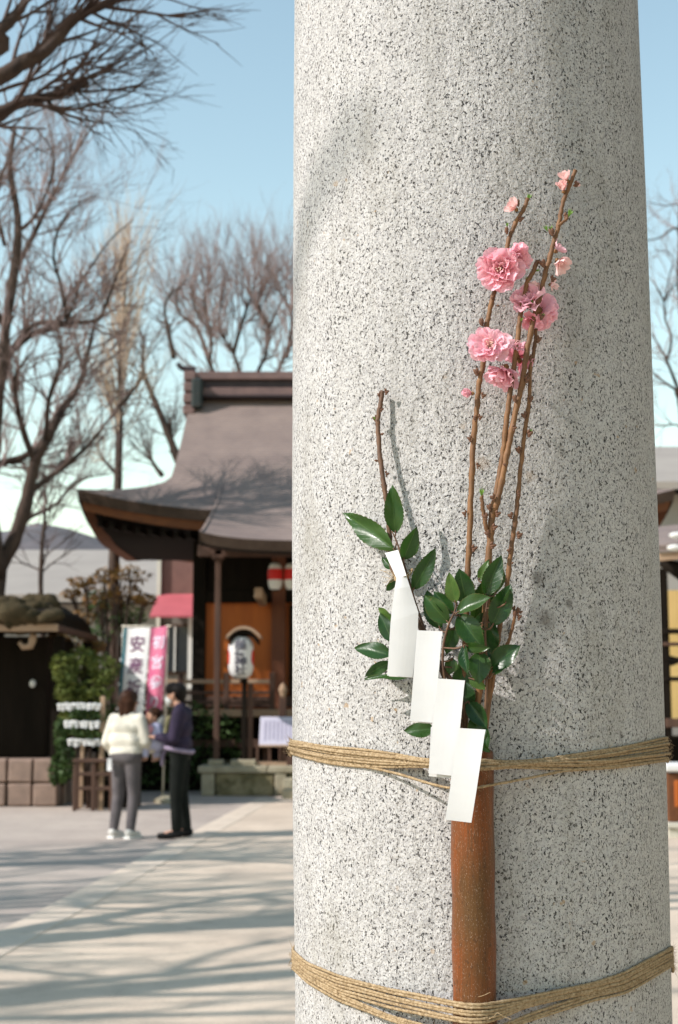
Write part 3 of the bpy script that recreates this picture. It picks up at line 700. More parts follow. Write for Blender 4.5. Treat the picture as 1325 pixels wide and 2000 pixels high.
a = eave_pts(.2); WX = CX - xat(388, 1200, YW)
b_ = []
cy = (YM+YBK)/2
for p in a:
    b_.append((CX+max(-WX, min(WX, (p[0]-CX))), max(YW, min(2*YR-YW, p[1])), ZE-.30))
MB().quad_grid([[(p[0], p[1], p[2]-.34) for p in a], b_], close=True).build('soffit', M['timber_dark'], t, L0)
# rafters under the front eave
ra = None
for k in range(44):
    x = CX - XE*0.93 + 1.86*XE*k/43
    if ra is None:
        ra = MB().beam((0, 0, -.02), (0, YW-YM-.3, .06), .07, .09).build('rafter', M['timber_dark'], t); r_ = ra
    else:
        r_ = ra.copy(); C.objects.link(r_); r_.parent = t
    r_.location = (x-L0.x, YM+.24-L0.y, ZE-.42+lift(x-CX, XE, 0)*.8)
# ridge: stacked courses and end ornaments
zr = ZR-.04
for nm, dz0, dz1, w, m_ in (('ridge_base', 0, .06, .62, 'ridge_dark'), ('ridge_course', .06, .22, .46, 'ridge'), ('ridge_recess', .22, .38, .36, 'ridge_dark'), ('ridge_cap', .38, .55, .52, 'ridge')):
    MB().box((CX, YR, zr+(dz0+dz1)/2), (2*XR-.25, w, dz1-dz0)).build(nm, M[m_], t, L0, bevel=.015)
for sgn in (-1, 1):
    x = CX+sgn*(XR-.02)
    for k in range(4):
        MB().box((x, YR-.02, zr-.28+k*.24), (.24-.0*k, .86-.05*k, .19)).build('end_course', M['ridge'], t, L0, bevel=.02)
    MB().box((x-sgn*.16, YR-.1, zr+.05), (.22, .8, .62)).build('end_block', M['ridge_end'], t, L0, bevel=.04)
    MB().tube([(x-sgn*.1, YR-.1, zr+.62), (x+sgn*.1, YR-.12, zr+.62), (x+sgn*.22, YR-.14, zr+.66), (x+sgn*.27, YR-.15, zr+.74)], [.07, .065, .055, .045], 8).build('ridge_horn', M['ridge_dark'], t, L0)
# front porch roof (kohai)
XK0 = CX - xat(421, 1000, YM); XK1 = CX - xat(389, 1041, YK)
ZK = zat(1056, YK); rows = []
for i in range(13):
    s_ = i/12; yy = lerp(YK, Yf(.28), s_); X = lerp(XK1, XK0, min(1, s_*1.5))
    z0 = lerp(ZK, zprof(.28)+.03, s_**1.15)
    rows.append([(CX + X*(2*j/24-1), yy, z0 + .15*(abs(2*j/24-1)**5)*(1-s_)) for j in range(25)])
o = MB().quad_grid(rows).build('porch_roof', M['roof'], t, L0, smooth=True)
g = MB(); fr = rows[0]
g.quad_grid([[(p[0], p[1]+.30, p[2]-.20) for p in fr], [(p[0], p[1]+.04, p[2]-.18) for p in fr], fr]); g.build('porch_eave', M['fascia_dark'], t, L0)
for sgn, j in ((-1, 0), (1, 24)):
    g = MB(); ed = [r[j] for r in rows]
    g.quad_grid([[(p[0]-sgn*.02, p[1], p[2]-.26) for p in ed], ed]); g.build('porch_verge', M['fascia_dark'], t, L0)
    g = MB(); g.quad_grid([ed, [(p[0]-sgn*.05, p[1], p[2]+.02) for p in ed]]); g.build('verge_trim', M['roof'], t, L0)
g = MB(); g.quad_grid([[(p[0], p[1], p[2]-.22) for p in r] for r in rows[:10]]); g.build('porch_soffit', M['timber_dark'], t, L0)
# porch posts and beam
PX = CX - xat(426, 1200, YP); zb0 = 0.48
zpt = zat(1092, YP)
for sgn in (-1, 1):
    x = CX+sgn*PX
    p_ = MB().box((x, YP, (zpt+zb0+.1)/2), (.10, .10, zpt-zb0-.1)).build('porch_post', M['timber_brown'], t, L0, bevel=.012)
    MB().box((x, YP, zb0+.05), (.26, .26, .10)).build('footing', M['stone_pale'], p_, L0, bevel=.015)
    MB().box((x, YP, zpt+.03), (.20, .20, .07)).box((x, YP, zpt+.11), (.14, .16, .10)).box((x, YP, zpt+.22), (.34, .18, .12)).build('bracket', M['timber_brown'], p_, L0, bevel=.012)
MB().box((CX, YP, zat(1076, YP)), (2*PX+.7, .16, .20)).build('porch_beam', M['timber_brown'], t, L0, bevel=.01)
# body
zwt = ZE-.32; zvf = zat(1386, YV); zom = zat(1166, YW)
WD = YR-YW
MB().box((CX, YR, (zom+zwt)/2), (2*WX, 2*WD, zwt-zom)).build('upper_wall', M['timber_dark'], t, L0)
MB().box((CX, YR, (zvf+zom)/2), (2*WX-.06, 2*WD-.06, zom-zvf)).build('wall', M['orange_wall'], t, L0)
for u, w, m_ in ((390, .24, 'timber_dark'), (545, .26, 'timber_red')):
    for sgn in (-1, 1):
        x = CX+sgn*(CX-xat(u, 1200, YW))
        MB().box((x, YW-.02, (zvf+zwt)/2), (w, .22, zwt-zvf)).build('post', M[m_], t, L0, bevel=.015)
MB().box((CX, YW-.03, zom), (2*WX, .14, .22)).build('head_beam', M['timber_dark'], t, L0, bevel=.01)
MB().box((CX, YW-.04, zvf+.14), (2*WX, .12, .2)).build('sill_beam', M['timber_brown'], t, L0, bevel=.01)
xd = CX - xat(563, 1200, YW)
for k in range(6):
    x = CX - xd + 2*xd*(k+.5)/6
    MB().box((x, YW-.05, (zvf+zom)/2), (2*xd/6-.05, .08, zom-zvf-.3)).build('door_leaf', M['timber_dark'], t, L0, bevel=.01)
# beam noses between post and porch
MB().beam((xat(513, 1160, YW-.3), YW-.1, zat(1172, YW-.3)), (xat(505, 1160, YP+.9), YP+.9, zat(1158, YP+.9)), .14, .2).build('beam_nose', M['timber_pale'], t, L0, bevel=.02)
# veranda, rails, underfloor
VX = WX+1.0
MB().box((CX, (YV+YW)/2, zvf-.05), (2*VX, YW-YV, .1)).build('veranda_floor', M['timber_brown'], t, L0, bevel=.01)
MB().box((CX, YV-.03, zvf-.06), (2*VX+.06, .05, .13)).build('veranda_edge', M['timber_pale'], t, L0, bevel=.008)
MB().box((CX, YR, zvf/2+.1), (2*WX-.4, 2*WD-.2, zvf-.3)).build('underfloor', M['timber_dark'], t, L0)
for k in range(4):
    for sgn in (-1, 1):
        x = CX + sgn*(VX-.1-k*1.12)
        if abs(x-CX) > 1.0:
            MB().box((x, YV+.1, (zvf+zb0)/2-.06), (.14, .14, zvf-zb0-.02)).build('floor_post', M['timber_brown'], t, L0, bevel=.01)
for sgn in (-1, 1):
    xo, xi = CX+sgn*VX, CX+sgn*(CX-xat(532, 1340, YV))
    for v_, h_, m_ in ((1331, .075, 'timber_pale'), (1353, .06, 'timber_brown'), (1372, .07, 'timber_brown')):
        MB().beam((xo, YV+.05, zat(v_, YV)), (xi, YV+.05, zat(v_, YV)), .06, h_).build('rail', M[m_], t, L0, bevel=.008)
    n = 4
    for k in range(n):
        x = lerp(xo, xi, k/(n-1))
        p_ = MB().box((x, YV+.05, zvf+.32), (.10, .10, .66)).build('rail_post', M['timber_brown'], t, L0, bevel=.01)
    # newel with a knob at the stair
    xs = CX+sgn*(CX-xat(553, 1352, YV-.4))
    p_ = MB().box((xs, YV-.4, (zb0+zat(1362, YV-.4))/2), (.13, .13, zat(1362, YV-.4)-zb0)).build('newel', M['timber_brown'], t, L0, bevel=.012)
    MB().lathe([(.03, 0), (.055, .03), (.05, .06), (.07, .10), (.075, .14), (.05, .20), (.012, .25)], (xs, YV-.4, zat(1362, YV-.4)), 12).build('knob', M['timber_pale'], p_, L0, smooth=True)
MB().box((CX-VX+1.5, YV-.05, zat(1452, YV)), (3.2, .12, .14)).build('ground_beam', M['timber_brown'], t, L0, bevel=.01)
for k in range(4):
    MB().box((CX, YV-.18-.3*(3-k), zb0+.08+k*.19), (2*(CX-xs if CX > xs else xs-CX)-.2, .3, .16)).build('stair_tread', M['timber_brown'], t, L0, bevel=.01)
# stone platform under the shrine: face stones and coping slabs
pl = thing('stone_platform', 'low mossy stone platform with pale coping in front of the shrine', 'platform', (CX, YB, 0)); LP = pl.location
PXE = CX - xat(392, 1530, YB)
MB().box((CX, YB+4.9, .21), (2*PXE-.3, 9.4, .42)).build('core', M['stone_mossy'], pl, LP)
x = CX-PXE; k = 0
widths = [.24, .98, .22, .9, 1.0, .8, 1.1, .9, 1.0]
while x < CX+PXE-.1:
    w = widths[k % len(widths)]; w = min(w, CX+PXE-x)
    pale = w < .3
    gq = MB().box((x+w/2, YB+.11+(0 if pale else .03)+rng.uniform(-.01, .01), .185), (w-.02, .3, .37))
    gq.build('stone', M['stone_pale'] if pale else M['stone_mossy'], pl, LP, bevel=.02); x += w; k += 1
for sgn in (-1, 1):
    for j in range(6):
        MB().box((CX+sgn*(PXE-.14), YB+.9+j*1.4, .185), (.3, 1.38, .37)).build('stone', M['stone_mossy'], pl, LP, bevel=.02)
x = CX-PXE-.05
while x < CX+PXE:
    w = min(rng.uniform(1.0, 1.5), CX+PXE+.05-x)
    MB().box((x+w/2, YB+.42, .43), (w-.012, .95, .11)).build('coping', M['stone_pale'], pl, LP, bevel=.015); x += w
MB().box((CX, YB+5.1, .44), (2*PXE-.3, 8.4, .08)).build('deck', M['stone_mossy'], pl, LP)
# right of the platform the picture shows stone steps in shadow
stp = thing('stone_steps', 'shallow stone steps at the foot of the shrine platform', 'steps', (CX, YB-.4, 0))
sx = xat(553, 1530, YB-.4)
for k in range(2):
    n = 4
    for j in range(n):
        ww = 2*(CX-sx)/n
        MB().box((sx+ww*(j+.5), YB-.62+k*.36, .075+k*.15), (ww-.012, .36, .15)).build('step_stone', M['stone_pale'], stp, stp.location, bevel=.012)

# ------------------------------------------------------------------ dark hut at the left edge on a stone block plinth
Y = 21.5
hx1 = xat(116, 1500, Y); hx0 = hx1-3.2
h = thing('shrine_hut', 'dark old hut with a mossy roof on a stone block plinth at the left edge', 'hut', ((hx0+hx1)/2, Y, 0)); L0 = h.location
zp = zat(1482, Y)
MB().box(((hx0+hx1)/2, Y+1.5, zp/2), (hx1-hx0-.1, 2.8, zp-.02)).build('plinth_core', M['stone_pink'], h, L0)
bw = (xat(116, 1530, Y)-xat(66, 1530, Y))
for j in range(2):
    x = hx1
    for k in range(7):
        w = bw*1.0
        MB().box((x-w/2, Y+.1, zp*(j+.5)/2), (w-.018-rng.uniform(0, .03), .3+rng.uniform(-.03, .03), zp/2-.012-rng.uniform(0, .02)), Matrix.Rotation(rng.uniform(-.02, .02), 3, 'Y')).build('block', M['stone_pink'], h, L0, bevel=.022); x -= w
    for k in range(5):
        MB().box((hx1-.12, Y+.30+.27+k*.55, zp*(j+.5)/2), (.3, .53, zp/2-.015)).build('block', M['stone_pink'], h, L0, bevel=.012)
zh = zat(1240, Y)
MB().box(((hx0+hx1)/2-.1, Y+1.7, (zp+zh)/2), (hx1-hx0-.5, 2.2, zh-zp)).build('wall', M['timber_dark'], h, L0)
for x in (hx1-.1, hx0+.1):
    for yy in (Y+.25, Y+2.7):
        MB().box((x, yy, (zp+zh)/2), (.15, .15, zh-zp)).build('post', M['timber_dark'], h, L0, bevel=.01)
xe = xat(114, 1228, Y-.35)
MB().beam((hx0-.2, Y-.35, zat(1226, Y-.35)), (xe, Y-.35, zat(1226, Y-.35)), .12, .11).build('eave_beam', M['timber_pale'], h, L0, bevel=.01)
MB().beam((xe-.05, Y-.35, zat(1226, Y-.35)), (xe-.05, Y+3.2, zat(1226, Y-.35)), .10, .10).build('eave_beam', M['timber_brown'], h, L0, bevel=.01)
br = MB().tube([at(66, 1238, Y-.2), at(64, 1250, Y-.2), at(60, 1262, Y-.2), at(46, 1264, Y-.2), at(38, 1254, Y-.2)], [.05, .06, .055, .045, .03], 8).build('bracket', M['timber_pale'], h, L0, smooth=True)
# the hut's roof: hipped, with mossy bark clumps along it
ztp, zeb = zat(1172, Y+1.2), zat(1216, Y-.4)
xr = xat(103, 1200, Y)
rows = []
for i in range(9):
    s_ = i/8
    rows.append([(lerp(xr+.05, xr-.5, s_**1.6) if j == 8 else lerp(hx0-.4, lerp(xr+.05, xr-.5, s_**1.6), j/8), lerp(Y-.45, Y+1.4, s_), lerp(zeb, ztp+.05, s_**.6)+.03*mnoise.noise(Vector((j*1.3, i*1.1, 0)))) for j in range(9)])
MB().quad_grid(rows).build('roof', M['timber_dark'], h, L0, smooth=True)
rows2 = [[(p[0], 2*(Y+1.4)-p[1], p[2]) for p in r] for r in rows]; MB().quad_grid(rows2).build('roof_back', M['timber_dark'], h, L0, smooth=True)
MB().quad_grid([[r[8] for r in rows], [r[8] for r in rows2]]).build('gable', M['timber_dark'], h, L0)
mm = MB().ball((0, 0, 0), (.24, .22, .15), 10, 6)
for v_ in range(len(mm.v)):
    p = Vector(mm.v[v_]); mm.v[v_] = tuple(p*(1+.5*mnoise.noise(p*9)))
first = None
for k in range(26):
    u = 100 - (k % 10)*13 - rng.uniform(0, 6); rr = k//10
    p = at(u, 1206-rr*14+rng.uniform(-4, 3), Y-.25+rr*.6)
    if first is None: first = mm.build('moss_clump', M['moss_dark'], h, smooth=True); c = first
    else: c = first.copy(); C.objects.link(c); c.parent = h
    c.location = p-L0; c.rotation_euler = (0, 0, rng.uniform(0, 6)); s_ = rng.uniform(.45, 1.25); c.scale = (s_*rng.uniform(.8, 1.4), s_, s_*rng.uniform(.6, 1.2)); c.rotation_euler = (rng.uniform(-.4, .4), rng.uniform(-.4, .4), rng.uniform(0, 6))
# pale ball standing in for a glint inside the hut
MB().ball(at(64, 1335, Y+.5), (.05, .03, .06)).build('glint_ball', M['white_metal'], h, L0, smooth=True)

# ------------------------------------------------------------------ shrubs and little leafy trees
def leaf_cloud(mb, c, rad, n, size, rg, flat=0.0):
    for k in range(n):
        while True:
            p = Vector((rg.uniform(-1, 1), rg.uniform(-1, 1), rg.uniform(-1, 1)))
            if p.length < 1: break
        if rg.random() < .5 and p.length > 0: p = p.normalized()*rg.uniform(.7, 1)
        q = Vector(c) + Vector((p.x*rad[0], p.y*rad[1], p.z*rad[2]))
        q += Vector((mnoise.noise(q*1.7), 0, mnoise.noise(q*1.9+Vector((9, 0, 0)))))*.12
        x = Vector((rg.gauss(0, 1), rg.gauss(0, 1), rg.gauss(0, .6))).normalized(); y_ = x.orthogonal().normalized()
        y_ = Quaternion(x, rg.uniform(0, 6.28)) @ y_; s_ = size*rg.uniform(.6, 1.3)
        o = len(mb.v)
        mb.v.extend([tuple(q-x*s_), tuple(q-y_*s_*.42), tuple(q+x*s_), tuple(q+y_*s_*.42)]); mb.f.append((o, o+1, o+2, o+3))
def shrub(name, label, cat, base, clumps, mat, n, size, seed, stem_r=.03, group=None):
    rg = random.Random(seed); b = Vector(base)
    t = thing(name, label, cat, b, group)
    g = MB()
    for c, rad in clumps:
        m_ = b.lerp(Vector(c), .55) + Vector((rg.uniform(-.08, .08), rg.uniform(-.08, .08), 0))
        P = smooth_path([b-Vector((0, 0, .05)), m_, c], 5); g.tube(P, [lerp(stem_r, stem_r*.3, i/(len(P)-1)) for i in range(len(P))], 6)
        for k in range(7):
            e = Vector(c)+Vector((rg.uniform(-1, 1)*rad[0], rg.uniform(-1, 1)*rad[1], rg.uniform(-.6, 1)*rad[2]))*.85
            g.tube(smooth_path([P[-3], P[-1].lerp(e, .5)+Vector((0, 0, .03)), e], 3), [stem_r*.3, stem_r*.25, stem_r*.22, stem_r*.18, stem_r*.15, stem_r*.12, stem_r*.1], 4)
    g.build('trunk', M['bark_tree'], t, b, smooth=True)
    g = MB()
    for c, rad in clumps: leaf_cloud(g, c, rad, n, size, rg)
    o = g.build('crown', M[mat], t, b); o['kind'] = 'stuff'
    return t
Y = 21.35
def cl(lst, Y, sc=1.0):
    k = 2778/Y
    return [(at(u, v, Y+dy), (ru/k*sc, ry, rv/k*sc)) for u, v, dy, ru, ry, rv in lst]
shrub('bush', 'round green bush behind the rack of white paper slips', 'bush', gnd(165, 1568),
      cl([(130, 1310, 0, 24, .25, 28), (160, 1298, .1, 28, .3, 28), (200, 1312, .1, 30, .3, 30), (135, 1345, -.05, 28, .25, 28), (185, 1350, 0, 36, .28, 26), (140, 1400, 0, 28, .2, 40), (188, 1410, 0, 30, .2, 40)], Y), 'foliage_yellow', 330, .055, 3)
shrub('small_tree', 'small tree with rusty and green leaves in front of the pale hall', 'tree', (xat(222, 1480, 26), 26, 0),
      cl([(165, 1138, 0, 30, .5, 10), (205, 1128, .2, 26, .4, 16), (255, 1124, 0, 34, .5, 14), (200, 1172, 0, 46, .5, 22), (160, 1205, .1, 30, .4, 18), (240, 1166, .2, 34, .4, 20), (282, 1172, .1, 24, .4, 14), (140, 1160, .2, 18, .3, 10), (225, 1140, 0, 50, .6, 40)], 26, 1.0), 'foliage_rust', 90, .065, 14, .05)
shrub('small_tree', 'small green leafed tree under the slim pale trunk', 'tree', (xat(232, 1480, 27.4), 27.4, 0),
      cl([(190, 1180, 0, 30, .5, 26), (228, 1190, .1, 34, .5, 34), (210, 1230, 0, 40, .5, 34), (255, 1205, 0, 30, .4, 30), (180, 1250, 0, 36, .4, 26)], 27.4, 1.0), 'foliage', 120, .07, 15, .04)
shrub('bush', 'low rusty leaved bush between hut roof and green bush', 'bush', (xat(130, 1500, 24.8), 24.8, 0),
      cl([(112, 1250, 0, 20, .3, 16), (145, 1258, .1, 26, .3, 18), (180, 1262, 0, 22, .3, 14), (120, 1280, 0, 24, .3, 20)], 24.8), 'foliage_rust', 130, .065, 16)
shrub('bush', 'dark low bush in the corner between hut plinth and slip rack', 'bush', gnd(122, 1566), cl([(118, 1440, .1, 14, .15, 40), (130, 1490, 0, 16, .15, 40), (112, 1500, .1, 12, .12, 36)], 21.0), 'foliage', 240, .05, 19)
# added evergreens, unseen right of the pillar, to keep sky light off that side
for (bx, by), hh, sd_, lb in (((6.8, 1.2), 8.5, 51, 'added unseen evergreen right of the granite pillar, screening the sky'), ((5.6, -5.2), 8.0, 52, 'added unseen evergreen at the near end of the approach, screening the sky'), ((8.6, 8.6), 9.0, 53, 'added unseen evergreen, farthest of the three, screening the sky')):
    b0 = Vector((bx, by, 0)); rq = random.Random(sd_)
    shrub('added_evergreen', lb, 'tree', b0, [(b0+Vector((rq.uniform(-1.9, 1.9), rq.uniform(-1.9, 1.9), hh*rq.uniform(.30, .85))), (1.5, 1.5, 1.3)) for _ in range(11)], 'foliage', 420, .20, sd_, .22)
# dark hedge behind rack and people closes the view below the buildings
hd = thing('hedge', 'dark clipped hedge behind the banners and the paper slip rack', 'hedge', (xat(230, 1480, 25.2), 25.2, 0)); g = MB(); rg = random.Random(77)
MB().box((xat(230, 1480, 25.2), 25.5, .65), (3.6, .5, 1.3)).build('inner_branches', M['timber_dark'], hd, hd.location)
for k in range(9): leaf_cloud(g, (xat(230, 1480, 25.2)-1.75+k*.44, 25.3, .75), (.42, .45, .85), 420, .07, rg)
o = g.build('leaves', M['foliage'], hd, hd.location); o['kind'] = 'stuff'

# ================================================================== OBJECTS
def glyph(ch, size):
    cu = bpy.data.curves.new('glyph', 'FONT'); cu.body = ch; cu.size = size; cu.align_x = 'CENTER'; cu.align_y = 'CENTER'
    cu.resolution_u = 2; cu.offset = 0.018*size
    o = bpy.data.objects.new('glyph', cu); C.objects.link(o)
    dg = bpy.context.evaluated_depsgraph_get(); ev = o.evaluated_get(dg); me = ev.to_mesh()
    vs_ = [tuple(v.co) for v in me.vertices]; fs = [tuple(p.vertices) for p in me.polygons]
    ev.to_mesh_clear(); C.objects.unlink(o); bpy.data.objects.remove(o); bpy.data.curves.remove(cu)
    return vs_, fs
def column_text(mb, text, size, pitch, fn):
    """fn maps (x, z) on the flat sheet to a point of the place"""
    n = len(text)
    for i, ch in enumerate(text):
        vs_, fs = glyph(ch, size); o = len(mb.v); zc = (n-1)/2*pitch - i*pitch
        if vs_:
            cx = (min(v[0] for v in vs_)+max(v[0] for v in vs_))/2; cy_ = (min(v[1] for v in vs_)+max(v[1] for v in vs_))/2
        for v in vs_: mb.v.append(tuple(fn(v[0]-cx, v[1]-cy_+zc)))
        for f in fs: mb.f.append(tuple(o+k for k in f))

# ------------------------------------------------------------------ lanterns
def paper_lantern(name, label, c, rad, hgt, kind, group=None, text=None):
    t = thing(name, label, 'lantern', c, group); c = Vector(c)
    prof = []
    n = 22
    for i in range(n+1):
        s_ = i/n; z = (s_-.5)*hgt
        e = (1-abs(2*s_-1)**3.2)**.5 if 0 < i < n else 0
        r = rad*max(.48, .42+.58*e)*(1 + (.014 if i % 2 else -.006))
        prof.append((r, z))
    MB().lathe(prof, c, 28).build('shade', M['lantern_paper'], t, c, smooth=True)
    def rr(z): 
        s_ = z/hgt+.5; return rad*max(.48, .42+.58*(max(0, 1-abs(2*s_-1)**3.2))**.5)
    for z, nm in ((hgt/2, 'top_ring'), (-hgt/2, 'bottom_ring')):
        MB().lathe([(rad*.40, -.02), (rad*.50, -.02), (rad*.50, .02), (rad*.40, .02)], c+Vector((0, 0, z)), 20).build(nm, M['timber_dark'], t, c)
    def wrap(x, z, k=1.012, a0=0):
        r = rr(z)*k+.004; a = x/rad + a0 - math.pi/2
        return c + Vector((r*math.cos(a), r*math.sin(a), z))
    if kind == 'big':
        for a0 in (-1.27, 1.27):
            g = MB(); rows = []
            for i in range(9):
                ph = -1+2*i/8; hw = .21*math.sqrt(max(0.02, 1-ph*ph))
                rows.append([wrap(0, ph*hgt*.19, 1.012, a0+hw*1.35*q) for q in (-1, -.5, 0, .5, 1)])
            g.quad_grid(rows); g.build('red_crest', M['red_paint'], t, c, smooth=True)
        g = MB(); column_text(g, text, hgt*.262, hgt*.212, lambda x, z: wrap(x*1.25, z*.97, 1.015, .02)); g.build('lettering', M['ink'], t, c)
    else:
        g = MB(); rows = []
        for i in range(7):
            z = lerp(-.13, .28, i/6)*hgt; rows.append([wrap(0, z, 1.012, a) for a in [k*.1745-1.57 for k in range(19)]])
        g.quad_grid(rows); g.build('red_band', M['red_paint'], t, c, smooth=True)
    return t
Y = 23.95
c = at(471, 1284, Y)
paper_lantern('paper_lantern', 'white paper lantern with black writing and red crests on a wooden stand', c, .212, .69, 'big', text='稲荷神社')
st = thing('lantern_stand', 'tall wooden stand with a small curved roof holding the white lantern', 'stand', (c.x+.04, Y+.06, .48)); LS = st.location
zt = zat(1243, Y)
xs = xat(475, 1400, Y)
MB().box((xs, Y+.30, (.48+zt)/2), (.085, .085, zt-.48)).build('post', M['timber_dark'], st, LS, bevel=.01)
MB().box((xs+.1, Y+.34, (.48+zat(1335, Y))/2), (.09, .07, zat(1335, Y)-.48)).build('brace_post', M['timber_brown'], st, LS, bevel=.01)
MB().box((xs, Y+.3, .53), (.42, .42, .10)).build('base', M['stone_pale'], st, LS, bevel=.015)
MB().beam((xs, Y+.3, zt-.05), (xs, Y-.05, zt-.05), .06, .07).build('arm', M['timber_dark'], st, LS, bevel=.008)
MB().box((xs, Y+.15, zat(1331, Y)), (.12, .38, .05)).build('rest', M['timber_dark'], st, LS, bevel=.008)
def arch(w, r0, th, yy0, yy1, cx, cz):
    rows = []
    for i in range(13):
        s_ = -1+2*i/12; x = cx+s_*w; z = cz - .17*s_*s_*abs(s_)**.3 + .05*max(0, abs(s_)-.8)
        rows.append([(x, yy0, z), (x, yy1, z), (x, yy1, z-th), (x, yy0, z-th)])
    return MB().quad_grid(rows, close=True)
arch(.285, 0, .05, Y-.22, Y+.42, xs+.01, zat(1224, Y)).build('roof', M['timber_pale'], st, LS, smooth=False)
arch(.24, 0, .09, Y-.16, Y+.38, xs+.01, zat(1230, Y)).build('roof_board', M['timber_dark'], st, LS)
for u, lb in ((538, 'hanging white and red lantern under the porch, fully visible beside the pillar'), (570, 'hanging white and red lantern under the porch, half hidden by the pillar')):
    c = at(u, 1126, YP+.35)
    t = paper_lantern('hanging_lantern', lb, c, .125, .46, 'small', group='lanterns hanging under the shrine porch')
    MB().tube([c+Vector((0, 0, .23)), (c.x, c.y, zat(1066, YP))], .008, 5).build('cord', M['timber_dark'], t, c)

# ------------------------------------------------------------------ banners
def banner(name, label, u0, u1, vt, vb, Y, cloth, text, inkm, pole_u, edge=None, lean=0.0, txsz=.30, pitch=.33, fold=.02, squeeze=1.0):
    base = Vector((xat(pole_u, 1540, Y), Y, 0)); t = thing(name, label, 'banner', base)
    tl, tr = at(u0, vt, Y), at(u1, vt, Y); zb = zat(vb, Y)
    W = tr.x-tl.x; Ht = tl.z-zb
    def fn(x, z, dy=0):      # x across 0..W, z 0..Ht from the top
        s_ = z/Ht
        return Vector((tl.x + x*(1-.10*s_*squeeze) + lean*s_, Y - dy - (x/W-.5)*.16 + fold*math.sin(x/W*5.5+s_*2.1)+.5*fold*math.sin(s_*7), tl.z-z + (.02 if squeeze < 1 else 0)*x/W))
    MB().quad_grid([[fn(W*j/14, Ht*i/24) for j in range(15)] for i in range(25)]).build('cloth', M[cloth], t, base, smooth=True)
    g = MB(); column_text(g, text, txsz, pitch, lambda x, z: fn(W*.52+x, Ht*.5-z, .012)); g.build('lettering', M[inkm], t, base)
    if edge:
        MB().quad_grid([[fn(W*j/40-.0, Ht*i/24, .01) for j in (-3, 0, 2)] for i in range(25)]).build('hem', M[edge], t, base, smooth=True)
    pt = at(pole_u, vt-6, Y)
    MB().tube([(base.x+lean*1.3 if lean else base.x, Y+.125, 0), (pt.x, Y+.125, pt.z)], .017, 8).build('pole', M['pole'], t, base, smooth=True)
    MB().tube([(pt.x-.03, Y+.11, pt.z-.02), (tr.x+.05, Y-.05, tl.z+.025)], .012, 6).build('crossbar', M['pole'], t, base, smooth=True)
    for k in range(4):
        q = fn(-.01, Ht*(k+.3)/4); MB().box(q+Vector((-.02, .015, 0)), (.05, .03, .05)).build('loop', M['cloth_white'], t, base)
    MB().lathe([(.0, 0), (.2, 0), (.2, .05), (.06, .12), (.0, .12)], base, 14).build('weight', M['stone_pale'], t, base)
    return t
banner('white_banner', 'white cloth banner with dark writing and a teal edge behind the woman', 244, 296, 1226, 1418, 21.6, 'cloth_white', '安産祈願', 'ink_plum', 240, 'cloth_teal', lean=-.075, txsz=.26, pitch=.33)
banner('pink_banner', 'pink cloth banner with pale writing between woman and man', 293, 329, 1226, 1402, 22.3, 'cloth_pink', '初宮参り', 'print_white', 326, None, lean=-.06, txsz=.22, pitch=.31, fold=.04, squeeze=.6)

# ------------------------------------------------------------------ rack with knotted paper slips
Y = 20.7
rk = thing('slip_rack', 'wooden rack strung with three green wires of tied white slips', 'rack', gnd(160, 1570)); LR = rk.location
xr_ = xat(200, 1380, Y); xl_ = xat(112, 1380, Y)
for x, v0 in ((xr_, 1360),):
    MB().box((x, Y+.06, (zat(v0, Y)+.0)/2), (.065, .065, zat(v0, Y))).build('post', M['timber_pale'] if x == xr_ else M['timber_brown'], rk, LR, bevel=.008)
rows_ = ((1377, 113, 198, 12), (1412, 125, 196, 10), (1447, 132, 196, 9))
slip = None; gl = MB(); rg = random.Random(5)
for v_, u0, u1, n in rows_:
    MB().tube([(xl_-.02, Y, zat(v_-2, Y)), (xr_, Y, zat(v_-2, Y))], .007, 5).build('wire', M['foliage'], rk, LR)
for v_ in (1394, 1429): leaf_cloud(gl, ((xl_+xr_)/2+.04, Y+.0, zat(v_, Y)), (.30, .07, .10), 260, .04, rg)
MB().box(((xl_+xr_)/2+.05, Y+.02, zat(1470, Y)/2+.1), (.05, .05, zat(1440, Y)-.1)).build('post', M['timber_pale'], rk, LR, bevel=.006)
o = gl.build('greenery', M['foliage'], rk, LR); o['kind'] = 'stuff'
for v_, u0, u1, n in rows_:
    for k in range(n):
        p = at(lerp(u0, u1, (k+.5)/n)+rg.uniform(-1, 1), v_+rg.uniform(-1, 1), Y-.03)
        if slip is None:
            g = MB(); g.ball((0, 0, .005), (.034, .022, .024), 7, 5)
            g.slab([(-.02, -.01, 0), (.006, -.012, 0), (.012, -.016, -.075), (-.022, -.014, -.065)], (0, .006, 0))
            g.slab([(.0, .01, 0), (.026, .012, 0), (.034, .010, -.055), (.008, .014, -.07)], (0, .006, 0))
            slip = g.build('paper_slip', M['paper'], None, (0, 0, 0)); s_ = slip
        else: s_ = slip.copy(); C.objects.link(s_)
        s_.location = p; s_.rotation_euler = (rg.uniform(-.3, .3), rg.uniform(-.4, .4), rg.uniform(-.5, .5)); f = rg.uniform(.85, 1.2); s_.scale = (f, f, f)
        tag(s_, 'white paper fortune slip knotted onto the %s wire of the rack' % {1377: 'topmost', 1412: 'middle', 1447: 'lowest'}[v_], 'paper slip', 'fortune slips tied along the rack wires')
